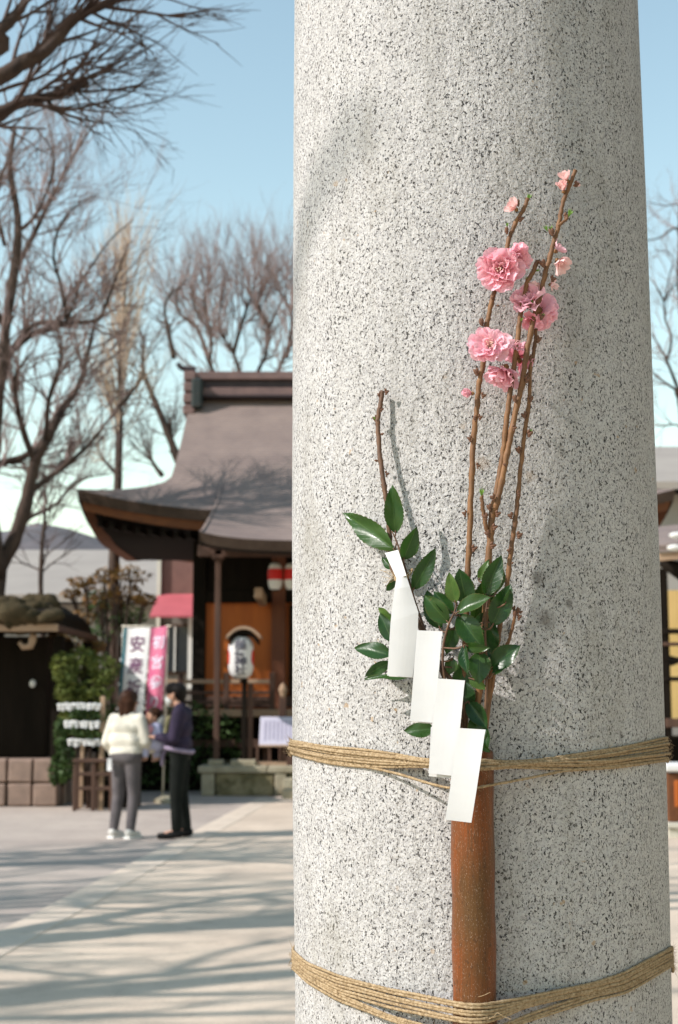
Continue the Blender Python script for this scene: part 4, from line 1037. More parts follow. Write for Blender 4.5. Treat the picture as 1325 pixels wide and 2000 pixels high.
# stand under the rack and low bench
bn = thing('wooden_bench', 'low weathered wooden bench in front of the paper slip rack', 'bench', gnd(180, 1585)); LB_ = bn.location
Yb = LB_.y
x0, x1 = xat(138, 1500, Yb), xat(226, 1500, Yb)
for k in range(4): MB().box(((x0+x1)/2+.02, Yb+.06+k*.10, zat(1486, Yb)), (x1-x0, .09, .045)).build('seat_slat', M['timber_brown'], bn, LB_, bevel=.006)
for x in (x0+.06, (x0+x1)/2, x1-.06):
    for yy in (Yb+.06, Yb+.36): MB().box((x, yy, zat(1488, Yb)/2-.01), (.055, .055, zat(1488, Yb)-.03)).build('leg', M['timber_brown'], bn, LB_, bevel=.006)
for v_ in (1512, 1540): MB().beam((x0+.06, Yb+.055, zat(v_, Yb)), (x1-.06, Yb+.055, zat(v_, Yb)), .035, .05).build('stretcher', M['timber_brown'], bn, LB_, bevel=.005)
cr = thing('storage_crate', 'dark wooden crate pushed under the low bench', 'crate', (x0+.55, Yb+.75, 0)); 
for k in range(4): MB().box((x0+.5, Yb+.62, .06+k*.13), (.75, .03, .115)).build('slat', M['timber_dark'], cr, cr.location, bevel=.005)
MB().box((x0+.5, Yb+.84, .26), (.74, .38, .5)).build('body', M['timber_dark'], cr, cr.location)
for x in (x0+.15, x0+.85): MB().box((x, Yb+.6, .27), (.05, .03, .54)).build('corner_batten', M['timber_brown'], cr, cr.location, bevel=.005)
# notice board at the platform
Y = 23.55
sb = thing('notice_board', 'pale lilac notice board on a low wooden frame beside the pillar', 'notice board', (xat(545, 1500, Y+.6), Y+.6, .48)); LN = sb.location
a, b, c, d = at(506, 1458, Y+.55), at(592, 1458, Y+.55), at(592, 1401, Y+.75), at(509, 1401, Y+.75)
MB().slab([a, b, c, d], (0, .03, .01)).build('panel', M['sign'], sb, LN, bevel=.004)
MB().slab([a+(d-a)*.0, b, b+(c-b)*.06, a+(d-a)*.06], (0, -.012, .002)).build('lower_rail', M['timber_pale'], sb, LN)
g = MB()
for k in range(9):
    s_ = .12+.76*k/8; q = .06+.02*(k % 3)
    g.slab([a.lerp(b, s_).lerp(d.lerp(c, s_), .14+q), a.lerp(b, s_+.03).lerp(d.lerp(c, s_+.03), .14+q), a.lerp(b, s_+.03).lerp(d.lerp(c, s_+.03), .88), a.lerp(b, s_).lerp(d.lerp(c, s_), .88)], (0, -.006, .001))
g.build('print_lines', M['sign_print'], sb, LN)
for u in (503, 527, 551, 575):
    x = xat(u, 1470, Y+.7); MB().box((x, Y+.72, (.48+zat(1458, Y+.7))/2+.03), (.05, .05, zat(1458, Y+.7)-.42)).build('leg', M['timber_brown'], sb, LN, bevel=.006)
MB().box((xat(545, 1484, Y+.6), Y+.72, .51), (1.0, .10, .06)).build('foot_rail', M['timber_pale'], sb, LN, bevel=.006)

# ------------------------------------------------------------------ objects in the strip right of the pillar
Y = 19.0
sp_ = thing('side_pavilion', 'small pavilion with a yellow wall and dark posts right of the pillar', 'pavilion', (xat(1345, 1500, Y), Y, 0)); L0 = sp_.location
xa = xat(1297, 1300, Y); xb = xa+2.6
MB().box(((xa+xb)/2, Y+1.2, (zat(1420, Y)+zat(1140, Y))/2), (xb-xa-.1, .12, zat(1140, Y)-zat(1420, Y))).build('wall', M['yellow_wall'], sp_, L0)
for x in (xa+.03, xa+1.3, xb): MB().box((x, Y+.1, zat(1110, Y)/2), (.13, .13, zat(1110, Y))).build('post', M['timber_dark'], sp_, L0, bevel=.01)
for v_, h_, m_ in ((1233, .07, 'timber_dark'), (1258, .05, 'timber_brown'), (1326, .06, 'timber_dark'), (1412, .12, 'timber_brown')):
    MB().beam((xa, Y+.02, zat(v_, Y)), (xb, Y+.02, zat(v_, Y)), .08, h_).build('rail', M[m_], sp_, L0, bevel=.008)
MB().beam((xa+.02, Y+.05, zat(1283, Y)), (xa+.5, Y+.05, zat(1300, Y)), .06, .07).beam((xa+.1, Y+.06, zat(1296, Y)), (xa+.5, Y+.06, zat(1272, Y)), .06, .07).build('lattice', M['timber_dark'], sp_, L0)
MB().slab([(xa-.15, Y-.5, zat(1078, Y-.5)), (xb+.5, Y-.5, zat(1040, Y-.5)), (xb+.5, Y+1.4, zat(1000, Y+.5)+.1), (xa-.15, Y+1.4, zat(1046, Y+.5)+.1)], (0, 0, .09)).build('roof', M['roof'], sp_, L0)
MB().slab([(xa-.12, Y-.47, zat(1084, Y-.5)-.07), (xb+.5, Y-.47, zat(1046, Y-.5)-.07), (xb+.5, Y-.38, zat(1046, Y-.5)-.07), (xa-.12, Y-.38, zat(1084, Y-.5)-.07)], (0, 0, .1)).build('eave_board', M['timber_pale'], sp_, L0)
MB().tube([(xa-.05, Y-.2, zat(1102, Y)), (xa+.25, Y-.2, zat(1120, Y)), (xb, Y-.2, zat(1120, Y))], [.05, .15, .17], 10).build('round_beam', M['timber_dark'], sp_, L0, smooth=True)
MB().box(((xa+xb)/2, Y+.6, zat(1440, Y)/2), (xb-xa, 1.0, zat(1440, Y))).build('base', M['timber_dark'], sp_, L0)
for u, v_ in ((1322, 1046), (1318, 1070)):
    MB().ball(at(u, v_, Y-.65), (.10, .06, .045), 10, 7).build('white_finial', M['white_metal'], sp_, L0, smooth=True)
Y = 16.6
cb = thing('cardboard_box', 'orange brown box with a white sheet on top right of the pillar', 'box', (xat(1330, 1560, Y), Y, zat(1606, Y))); L0 = cb.location
x0 = xat(1303, 1550, Y)
MB().box((x0+.33, Y+.3, (zat(1512, Y)+zat(1606, Y))/2), (.62, .5, zat(1512, Y)-zat(1606, Y))).build('body', M['fascia_red'], cb, L0, bevel=.01)
MB().box((x0+.33, Y+.05, (zat(1512, Y)+zat(1590, Y))/2), (.46, .04, .3)).build('front_panel', M['orange_wall'], cb, L0, bevel=.01)
MB().box((x0+.33, Y+.28, zat(1500, Y)), (.68, .56, .09)).build('sheet', M['cloth_white'], cb, L0, bevel=.02)
tb = thing('low_table', 'low pale topped table carrying the orange box right of the pillar', 'table', (xat(1335, 1640, Y), Y, 0)); L0 = tb.location
MB().box((x0+.6, Y+.3, zat(1612, Y)), (1.25, .7, .06)).build('table_top', M['house_cream'], tb, L0, bevel=.008)
MB().box((x0+.6, Y+.0, zat(1633, Y)), (1.2, .04, .16)).build('apron', M['house_cream'], tb, L0, bevel=.006)
for x in (x0+.06, x0+1.15):
    for yy in (Y+.03, Y+.58): MB().box((x, yy, zat(1615, Y)/2), (.07, .07, zat(1615, Y))).build('leg', M['timber_brown'], tb, L0, bevel=.006)

# ------------------------------------------------------------------ people
def capsules(mb, segs):
    for p0, r0, p1, r1 in segs:
        p0, p1 = Vector(p0), Vector(p1); d = (p1-p0); L = d.length
        q = Vector((0, 0, 1)).rotation_difference(d.normalized()) if L > 1e-6 else Quaternion()
        prof = [(r0*math.sin(a*math.pi/10+.02), -r0*math.cos(a*math.pi/10)) for a in range(6)] + [(r1*math.cos(a*math.pi/10-.0)+1e-4, L + r1*math.sin(a*math.pi/10)) for a in range(6)]
        rows = []
        for r, h_ in prof: rows.append([p0 + q @ Vector((r*math.cos(2*math.pi*k/12), r*math.sin(2*math.pi*k/12), h_)) for k in range(12)])
        o = len(mb.v); mb.quad_grid(rows, close=True)
        mb.f.append(tuple(o+k for k in reversed(range(12)))); mb.f.append(tuple(o+(len(rows)-1)*12+k for k in range(12)))
def fused(mb, name, mat, parent, org, voxel, smooth=3):
    o = mb.build(name, mat, parent, org)
    m = o.modifiers.new('remesh', 'REMESH'); m.mode = 'VOXEL'; m.voxel_size = voxel; m.use_smooth_shade = True
    if smooth:
        s_ = o.modifiers.new('smooth', 'SMOOTH'); s_.iterations = smooth; s_.factor = .5
    return o
def hand(mb, W, wrist, dirv, palmn, L=.17, curl=.5):
    """palm, four fingers of unequal length and a thumb from the side of the palm"""
    d = Vector(dirv).normalized(); n = Vector(palmn); n = (n-d*n.dot(d)).normalized(); s_ = d.cross(n)
    w = Vector(wrist)
    for k in (-1.2, -.4, .4, 1.2): capsules(mb, [(W(w), .016, W(w+d*L*.48+s_*k*.019), .011)])
    for k, ln in ((-1.2, .36), (-.4, .46), (.4, .50), (1.2, .44)):
        a = w+d*L*.48+s_*k*.019; b = a+(d*math.cos(curl*.6)+n*math.sin(curl*.6))*L*ln*.5; c_ = b+(d*math.cos(curl*1.8)+n*math.sin(curl*1.8))*L*ln*.5
        capsules(mb, [(W(a), .0095, W(b), .0088), (W(b), .0088, W(c_), .0075)])
    a = w+d*L*.14+s_*.022; b = a+(d*.7+s_*.7+n*.25)*L*.24; c_ = b+(d*.9+s_*.2+n*.4)*L*.2
    capsules(mb, [(W(a), .0125, W(b), .0105), (W(b), .0105, W(c_), .0085)])
def head(mb, W, c, f, s=1.0):
    """ellipsoid skull, jaw, nose, ears; c is the middle of the head, f the way the face looks"""
    c = Vector(c); f = Vector(f).normalized(); up = Vector((0, 0, 1)); r = f.cross(up).normalized()
    capsules(mb, [(W(c+up*.035*s-f*.02*s), .088*s, W(c+up*.03*s+f*.02*s), .082*s), (W(c-up*.02*s+f*.02*s), .075*s, W(c-up*.075*s+f*.052*s), .042*s)])
    capsules(mb, [(W(c+up*.015*s+f*.092*s), .011*s, W(c-up*.022*s+f*.112*s), .015*s)])
    for q in (-1, 1):
        capsules(mb, [(W(c+r*q*.084*s+up*.015*s-f*.005*s), .016*s, W(c+r*q*.082*s-up*.025*s), .011*s)])
        capsules(mb, [(W(c+r*q*.04*s-up*.02*s+f*.06*s), .028*s, W(c+r*q*.035*s-up*.04*s+f*.058*s), .022*s)])
def eyes(W, c, f, parent, org, s=1.0):
    c = Vector(c); f = Vector(f).normalized(); up = Vector((0, 0, 1)); r = f.cross(up).normalized()
    for q in (-1, 1):
        MB().ball(W(c+r*q*.033*s+up*.012*s+f*.088*s), .011*s, 8, 6).build('eye', M['hair_black'], parent, org, smooth=True)
        MB().tube([W(c+r*(q*.018)*s+up*.036*s+f*.094*s), W(c+r*q*.035*s+up*.041*s+f*.09*s), W(c+r*q*.05*s+up*.036*s+f*.078*s)], .004*s, 5).build('eyebrow', M['hair_black'], parent, org)
def frame_at(base, yaw, sc=1.0):
    b = Vector(base); q = Quaternion((0, 0, 1), yaw)
    return lambda p: b + q @ (Vector(p)*sc)

# woman seen from behind: cream knit top, grey trousers, white shoes
base = gnd(244, 1637); W = frame_at(base, R(-24), 1.0)   # local y = the way she faces
HZ = 1.545
g = MB()
hc = Vector((.0, .035, HZ))
head(g, W, hc, (.35, 1, -.1))
capsules(g, [(W((0, .01, 1.33)), .045, W((0, .03, 1.47)), .048), (W((-.10, 0, 1.30)), .06, W((.10, 0, 1.30)), .06), (W((0, .0, 1.25)), .085, W((0, 0, 1.02)), .08), (W((-.07, 0, .93)), .095, W((.07, 0, .93)), .095)])
sh = {-1: Vector((-.175, 0, 1.345)), 1: Vector((.175, 0, 1.345))}
el = {-1: Vector((-.255, -.02, 1.08)), 1: Vector((.245, .02, 1.09))}
wr = {-1: Vector((-.215, .15, .93)), 1: Vector((.20, .24, .98))}
hipj = {-1: Vector((-.09, 0, .90)), 1: Vector((.09, 0, .90))}
kn = {-1: Vector((-.115, .03, .49)), 1: Vector((.085, .045, .49))}
an = {-1: Vector((-.135, -.02, .085)), 1: Vector((.075, .0, .085))}
for q in (-1, 1):
    capsules(g, [(W(sh[q]), .052, W(el[q]), .040), (W(el[q]), .040, W(wr[q]), .026), (W(hipj[q]), .082, W(kn[q]), .054), (W(kn[q]), .052, W(an[q]), .036), (W(an[q]), .036, W(an[q]+Vector((0, .15, -.05))), .03)])
    hand(g, W, wr[q], (wr[q]-el[q]), (-q*.8, .2, -.5))
wm = fused(g, 'person', M['skin'], None, base, .0068)
tag(wm, 'person seen from behind in cream knit top, grey trousers and white shoes', 'person')
eyes(W, hc, (.35, 1, -.1), wm, base)
g = MB()   # knit top: loose body, full sleeves
capsules(g, [(W((-.12, 0, 1.33)), .075, W((.12, 0, 1.33)), .075), (W((-.10, 0, 1.25)), .105, W((.10, 0, 1.25)), .105), (W((-.09, -.01, 1.10)), .118, W((.09, -.01, 1.10)), .115), (W((-.085, -.01, .95)), .122, W((.085, -.01, .98)), .12), (W((-.05, 0, 1.37)), .07, W((.05, 0, 1.37)), .07)])
for q in (-1, 1):
    capsules(g, [(W(sh[q]), .070, W(el[q]), .066), (W(el[q]), .066, W(wr[q].lerp(el[q], .25)), .066), (W(wr[q].lerp(el[q], .25)), .05, W(wr[q].lerp(el[q], .12)), .04)])
fused(g, 'knit_top', M['knit_cream'], wm, base, .014, 3)
g = MB()   # shirt tail below the knit
g.quad_grid([[W((-.17+.03*j, -.135+.0*i, .90-.035*i)) for j in range(3)] for i in range(5)]); g.build('shirt_tail', M['cloth_white'], wm, base, smooth=True)
g = MB()
capsules(g, [(W((-.08, -.01, .93)), .125, W((.08, -.01, .93)), .125), (W((-.075, 0, 1.0)), .11, W((.075, 0, 1.0)), .11)])
for q in (-1, 1): capsules(g, [(W(hipj[q]), .102, W(kn[q]), .074), (W(kn[q]), .073, W(an[q]+Vector((0, 0, .03))), .056)])
fused(g, 'trousers', M['jeans_grey'], wm, base, .013, 3)
for q in (-1, 1):
    g = MB(); a = an[q]; capsules(g, [(W(a+Vector((0, -.03, -.02))), .048, W(a+Vector((0, .06, -.035))), .045), (W(a+Vector((0, .06, -.04))), .043, W(a+Vector((0, .165, -.05))), .034)])
    o = fused(g, 'shoe', M['shoe_white'], wm, base, .01, 2)
    MB().slab([W(a+Vector((-.042, -.08, -.085))), W(a+Vector((.042, -.08, -.085))), W(a+Vector((.04, .20, -.085))), W(a+Vector((-.04, .20, -.085)))], (0, 0, .022)).build('sole', M['mask_white'], o, base)
g = MB()   # bobbed hair to the shoulders
capsules(g, [(W(hc+Vector((0, -.022, .045))), .101, W(hc+Vector((.012, .01, .05))), .092), (W(hc+Vector((-.03, -.04, 0))), .086, W(hc+Vector((-.035, -.055, -.15))), .055), (W(hc+Vector((.03, -.04, 0))), .082, W(hc+Vector((.03, -.055, -.14))), .05), (W(hc+Vector((-.06, .0, -.02))), .05, W(hc+Vector((-.075, -.02, -.16))), .035)])
fused(g, 'hair', M['hair_brown'], wm, base, .010, 3)

# man in profile holding a baby
base = gnd(351, 1638); W = frame_at(base, R(86), 1.02)
HZ = 1.585
g = MB(); hc = Vector((.02, .075, HZ)); ff = (.15, 1, -.25)
head(g, W, hc, ff)
capsules(g, [(W((0, -.01, 1.38)), .062, W((.01, .04, 1.50)), .056), (W((-.12, -.01, 1.35)), .065, W((.12, -.01, 1.35)), .065), (W((0, .0, 1.28)), .09, W((0, .01, 1.04)), .085), (W((-.07, 0, .94)), .095, W((.07, 0, .94)), .095)])
sh = {-1: Vector((-.20, -.01, 1.385)), 1: Vector((.20, -.01, 1.385))}
el = {-1: Vector((-.245, .04, 1.11)), 1: Vector((.235, .06, 1.11))}
wr = {-1: Vector((-.10, .27, 1.12)), 1: Vector((.08, .30, 1.06))}
hipj = {-1: Vector((-.09, 0, .92)), 1: Vector((.09, 0, .92))}
kn = {-1: Vector((-.085, .03, .50)), 1: Vector((.085, .00, .50))}
an = {-1: Vector((-.085, .02, .085)), 1: Vector((.09, -.06, .085))}
for q in (-1, 1):
    capsules(g, [(W(sh[q]), .056, W(el[q]), .044), (W(el[q]), .044, W(wr[q]), .029), (W(hipj[q]), .086, W(kn[q]), .056), (W(kn[q]), .055, W(an[q]), .038), (W(an[q]), .038, W(an[q]+Vector((0, .17, -.05))), .032)])
    hand(g, W, wr[q], (wr[q]-el[q]), (-q*.3, -.2, .9), L=.185)
mn = fused(g, 'person', M['skin'], None, base, .0068)
tag(mn, 'person in profile with white face mask, plum jacket and black trousers carrying a baby', 'person')
eyes(W, hc, ff, mn, base)
g = MB()
capsules(g, [(W((-.14, -.01, 1.36)), .095, W((.14, -.01, 1.36)), .095), (W((-.09, .0, 1.22)), .125, W((.09, .0, 1.22)), .125), (W((0, -.01, 1.30)), .12, W((0, .0, 1.05)), .115), (W((-.08, .0, 1.04)), .128, W((.08, .0, 1.04)), .128), (W((0, 0, 1.42)), .075, W((0, .015, 1.45)), .07)])
for q in (-1, 1): capsules(g, [(W(sh[q]), .084, W(el[q]), .07), (W(el[q]), .07, W(wr[q].lerp(el[q], .15)), .05)])
fused(g, 'jacket', M['jacket_plum'], mn, base, .014, 3)
g = MB(); capsules(g, [(W((-.08, 0, .95)), .122, W((.08, 0, .95)), .122)])
for q in (-1, 1): capsules(g, [(W(hipj[q]), .105, W(kn[q]), .078), (W(kn[q]), .077, W(an[q]+Vector((0, 0, .03))), .060)])
fused(g, 'trousers', M['trousers_black'], mn, base, .013, 3)
for q in (-1, 1):
    a = an[q]; g = MB(); capsules(g, [(W(a+Vector((0, -.03, -.02))), .05, W(a+Vector((0, .07, -.035))), .047), (W(a+Vector((0, .07, -.04))), .045, W(a+Vector((0, .19, -.05))), .035)])
    fused(g, 'shoe', M['shoe_black'], mn, base, .01, 2)
g = MB(); capsules(g, [(W(hc+Vector((0, -.03, .05))), .103, W(hc+Vector((0, .025, .062))), .092), (W(hc+Vector((0, -.055, -.0))), .082, W(hc+Vector((0, -.06, -.05))), .06), (W(hc+Vector((-.04, .06, .085))), .05, W(hc+Vector((.04, .06, .085))), .05)])
fused(g, 'hair', M['hair_black'], mn, base, .010, 3)
g = MB(); f_ = Vector(ff).normalized()
capsules(g, [(W(hc+f_*.07+Vector((-.028, 0, -.045))), .046, W(hc+f_*.07+Vector((.028, 0, -.045))), .046), (W(hc+f_*.085+Vector((0, 0, -.02))), .040, W(hc+f_*.075+Vector((0, 0, -.07))), .042)])
fused(g, 'face_mask', M['mask_white'], mn, base, .009, 2)
g = MB(); capsules(g, [(W((-.10, .12, 1.33)), .035, W((-.10, .155, 1.16)), .03), (W((.10, .12, 1.33)), .035, W((.10, .155, 1.16)), .03)])
fused(g, 'shirt_front', M['khaki'], mn, base, .012, 2)
g = MB(); ring = [W((.155*math.cos(a)*1.35, .02+.155*math.sin(a), .985+.03*math.sin(a*1))) for a in [k*math.pi/10 for k in range(20)]]
g.tube(ring+[ring[0]], .026, 6); g.tube([W((.05, .17, .98)), W((.06, .21, .93)), W((.05, .22, .86)), W((.03, .21, .80))], [.03, .03, .026, .02], 6)
g.build('carrier_strap', M['strap_lilac'], mn, base, smooth=True)

# the baby in his arms
bb = W((.06, .27, 1.08)); Wb = frame_at(bb, R(60), 1.0)
g = MB(); hb = Vector((-.02, .06, .27)); head(g, Wb, hb, (-.8, .5, .1), .78)
capsules(g, [(Wb((0, .04, .16)), .04, Wb((-.01, .06, .22)), .04), (Wb((0, .0, .0)), .085, Wb((0, .04, .14)), .075)])
jj = {-1: ((-.08, .05, .13), (-.13, .09, .06), (-.10, .16, .05)), 1: ((.08, .05, .13), (.13, .07, .05), (.09, .15, .03))}
ll = {-1: ((-.05, 0, -.03), (-.10, .12, -.07), (-.10, .10, -.20)), 1: ((.05, 0, -.03), (.10, .11, -.08), (.09, .08, -.21))}
for q in (-1, 1):
    a, b, c = [Vector(p) for p in jj[q]]; capsules(g, [(Wb(a), .032, Wb(b), .026), (Wb(b), .026, Wb(c), .02)]); hand(g, Wb, c, c-b, (0, 0, -1), L=.075)
    a, b, c = [Vector(p) for p in ll[q]]; capsules(g, [(Wb(a), .045, Wb(b), .036), (Wb(b), .036, Wb(c), .026), (Wb(c), .024, Wb(c+Vector((0, .06, -.02))), .02)])
by = fused(g, 'person', M['skin'], None, bb, .0065)
tag(by, 'baby in pale blue and pink clothes held in the arms of the masked man', 'person')
eyes(Wb, hb, (-.8, .5, .1), by, bb, .78)
g = MB(); capsules(g, [(Wb(hb+Vector((.015, -.02, .035))), .078, Wb(hb+Vector((-.0, .0, .045))), .074)])
fused(g, 'hair', M['hair_brown'], by, bb, .009, 2)
g = MB(); capsules(g, [(Wb((0, .0, -.02)), .10, Wb((0, .04, .13)), .088)])
for q in (-1, 1):
    a, b, c = [Vector(p) for p in ll[q]]; capsules(g, [(Wb(a), .06, Wb(b), .05), (Wb(b), .05, Wb(b.lerp(c, .7)), .042)])
fused(g, 'romper', M['baby_blue'], by, bb, .011, 2)
g = MB()
for q in (-1, 1):
    a, b, c = [Vector(p) for p in jj[q]]; capsules(g, [(Wb(a), .045, Wb(b), .038), (Wb(b), .038, Wb(b.lerp(c, .6)), .032)])
capsules(g, [(Wb((-.03, .075, .15)), .05, Wb((.03, .075, .15)), .05)])
fused(g, 'sleeves', M['baby_pink'], by, bb, .010, 2)
g = MB(); capsules(g, [(Wb(hb+Vector((.05, -.06, -.02))), .045, Wb(hb+Vector((.06, -.05, -.08))), .04)])
fused(g, 'hood', M['mask_white'], by, bb, .010, 2)

# ================================================================== GRANITE PILLAR AND WHAT IS TIED TO IT
D = 2.16
pv = [0, 500, 1000, 1500, 2000]; pl_ = [574, 573, 573, 573, 575]; pr_ = [1245, 1266, 1287, 1304, 1311]
pz, pcx, pcy, prr = [], [], [], []
for v_, l_, r_ in zip(pv, pl_, pr_):
    y_ = (1000-v_)/FPX; den = CP-y_*SP
    aL, aR = math.atan((l_-662.5)/FPX/den), math.atan((r_-662.5)/FPX/den)
    hf, md = (aR-aL)/2, (aR+aL)/2
    pz.append(zat(v_, D*math.cos(hf)*math.cos(aL))); prr.append(D*math.sin(hf)); pcx.append(D*math.sin(md)); pcy.append(D*math.cos(md))
# straight fits over the height
def fit(xs, ys):
    n = len(xs); mx, my = sum(xs)/n, sum(ys)/n
    b = sum((x-mx)*(y-my) for x, y in zip(xs, ys))/sum((x-mx)**2 for x in xs); return lambda x: my + b*(x-mx)
fx, fy = fit(pz, pcx), fit(pz, pcy)
def prad(z): return interp(pz[::-1], prr[::-1], z) if z > pz[-1] else prr[-1]+(pz[-1]-z)*.012
def pc(z): return fx(z), fy(z)
STAINS = [(1050, 1130, .011), (1066, 1210, .012), (1112, 1180, .006), (942, 905, .010), (1035, 930, .008), (905, 832, .005), (868, 738, .004)]
def surf(u, v, off=0.0):
    """first point on the line of sight that stands off the pillar's face by off"""
    y = (1000-v)/FPX; d = Vector(((u-662.5)/FPX, CP-y*SP, SP+y*CP)); z = zat(v, 1.9)
    for _ in range(4):
        cx, cy_ = pc(z); r = prad(z)+off
        a = d.x**2+d.y**2; b = -(d.x*cx+d.y*cy_); c = cx*cx+cy_*cy_-r*r; q = b*b-a*c
        t = (-b-math.sqrt(q))/a if q > 0 else -b/a
        z = CAM_H+t*d.z
    return Vector((d.x*t, d.y*t, z))
pil = thing('torii_pillar', 'huge round speckled granite pillar filling the right half, bound with jute', 'pillar', (fx(0), fy(0), 0)); L0 = pil.location
n = 160; rows = []
zs = [0.28] + [0.35+i*0.045 for i in range(int((5.2-.35)/.045)+1)]
for z in zs:
    cx, cy_ = pc(z); r = prad(min(z, pz[0]+.3))
    rows.append([(cx+(r+.0012*mnoise.noise(Vector((math.cos(a)*3, math.sin(a)*3, z*4))))*math.cos(a), cy_+(r+.0012*mnoise.noise(Vector((math.cos(a)*3, math.sin(a)*3, z*4))))*math.sin(a), z) for a in [2*math.pi*k/n for k in range(n)]])
g = MB().quad_grid(rows, close=True); g.f.append(tuple(range(len(g.v)-n, len(g.v))))
nt = M['granite'].node_tree; bs = next(n_ for n_ in nt.nodes if n_.type == 'BSDF_PRINCIPLED'); cur = bs.inputs['Base Color'].links[0].from_socket
gv = objvec(nt); dv = node(nt, 'ShaderNodeVectorMath', operation='ADD'); nt.links.new(gv, dv.inputs[0])
nz = node(nt, 'ShaderNodeTexNoise'); nz.inputs['Scale'].default_value = 120; nt.links.new(gv, nz.inputs['Vector'])
ns_ = node(nt, 'ShaderNodeVectorMath', operation='SCALE'); ns_.inputs['Scale'].default_value = .012; nt.links.new(nz.outputs['Color'], ns_.inputs[0]); nt.links.new(ns_.outputs[0], dv.inputs[1])
for k, (u, v, rr_) in enumerate(STAINS):      # old iron and lichen stains on the stone
    q = surf(u, v)-L0+Vector((.006, .006, .006)); ds = node(nt, 'ShaderNodeVectorMath', operation='DISTANCE'); nt.links.new(dv.outputs[0], ds.inputs[0]); ds.inputs[1].default_value = q
    cur = mix(nt, mth(nt, 'MULTIPLY', ramp(nt, mth(nt, 'DIVIDE', ds.outputs['Value'], rr_*1.6), [(.25, 1), (.8, 0)]), .62 if k < 3 else .35), cur, (0.10, 0.085, 0.07) if k < 3 else (0.30, 0.19, 0.09))
nt.links.new(cur, bs.inputs['Base Color'])
g.build('shaft', M['granite'], pil, L0, smooth=True)
MB().lathe([(.02, .30), (.40, .30), (.43, .27), (.44, .0), (.02, 0)], (fx(0), fy(0), 0), 64).build('base_ring', M['granite'], pil, L0, smooth=False)

# ------------------------------------------------------------------ bamboo vase
VR = .0276
vt_, vb_ = surf(924, 1466, .0292), surf(925, 1990, .0292)
vtop, vbot = vt_.z, vb_.z-.13
vx = (vt_.x+vb_.x)/2; vy = (vt_.y+vb_.y)/2
va = thing('bamboo_vase', 'upright rust brown bamboo tube tied against the granite pillar holding the sprigs', 'vase', (vx, vy, vbot)); LV = va.location
Hh = vtop-vbot
prof = [(.001, .012), (VR-.006, .012), (VR-.006, Hh), (VR-.003, Hh+.001), (VR, Hh-.002)]
prof += [(VR+.0006*math.sin(i*.9), Hh*(1-i/30)) for i in range(1, 30)] + [(VR, 0.0), (.001, 0)]
MB().lathe(prof, (vx, vy, vbot), 48).build('tube', M['bamboo'], va, LV, smooth=True)
MB().lathe([(VR-.001, -.006), (VR+.0035, -.002), (VR+.0035, .002), (VR-.001, .006)], (vx, vy, vbot+.05), 48).build('node_ring', M['bamboo'], va, LV, smooth=True)

# ------------------------------------------------------------------ jute bindings
def hull_path(z, e):
    """closed loop round pillar and vase, starting behind the pillar"""
    cx, cy_ = pc(z); pts = []
    for k in range(240):
        a = 2*math.pi*k/240; pts.append((cx+(prad(z)+e)*math.cos(a), cy_+(prad(z)+e)*math.sin(a)))
    for k in range(48):
        a = 2*math.pi*k/48; pts.append((vx+(VR+e)*math.cos(a), vy+(VR+e)*math.sin(a)))
    pts = sorted(set(pts)); lo, up = [], []
    cr = lambda o, a, b: (a[0]-o[0])*(b[1]-o[1])-(a[1]-o[1])*(b[0]-o[0])
    for p in pts:
        while len(lo) > 1 and cr(lo[-2], lo[-1], p) <= 0: lo.pop()
        lo.append(p)
    for p in reversed(pts):
        while len(up) > 1 and cr(up[-2], up[-1], p) <= 0: up.pop()
        up.append(p)
    h = lo[:-1]+up[:-1]
    i0 = max(range(len(h)), key=lambda i: h[i][1]); h = h[i0:]+h[:i0]; h.append(h[0])
    out = []; step = .0035
    for a, b in zip(h, h[1:]):
        L = math.hypot(b[0]-a[0], b[1]-a[1]); m = max(1, int(L/step))
        out += [(lerp(a[0], b[0], k/m), lerp(a[1], b[1], k/m)) for k in range(m)]
    return out
fuzz = {}
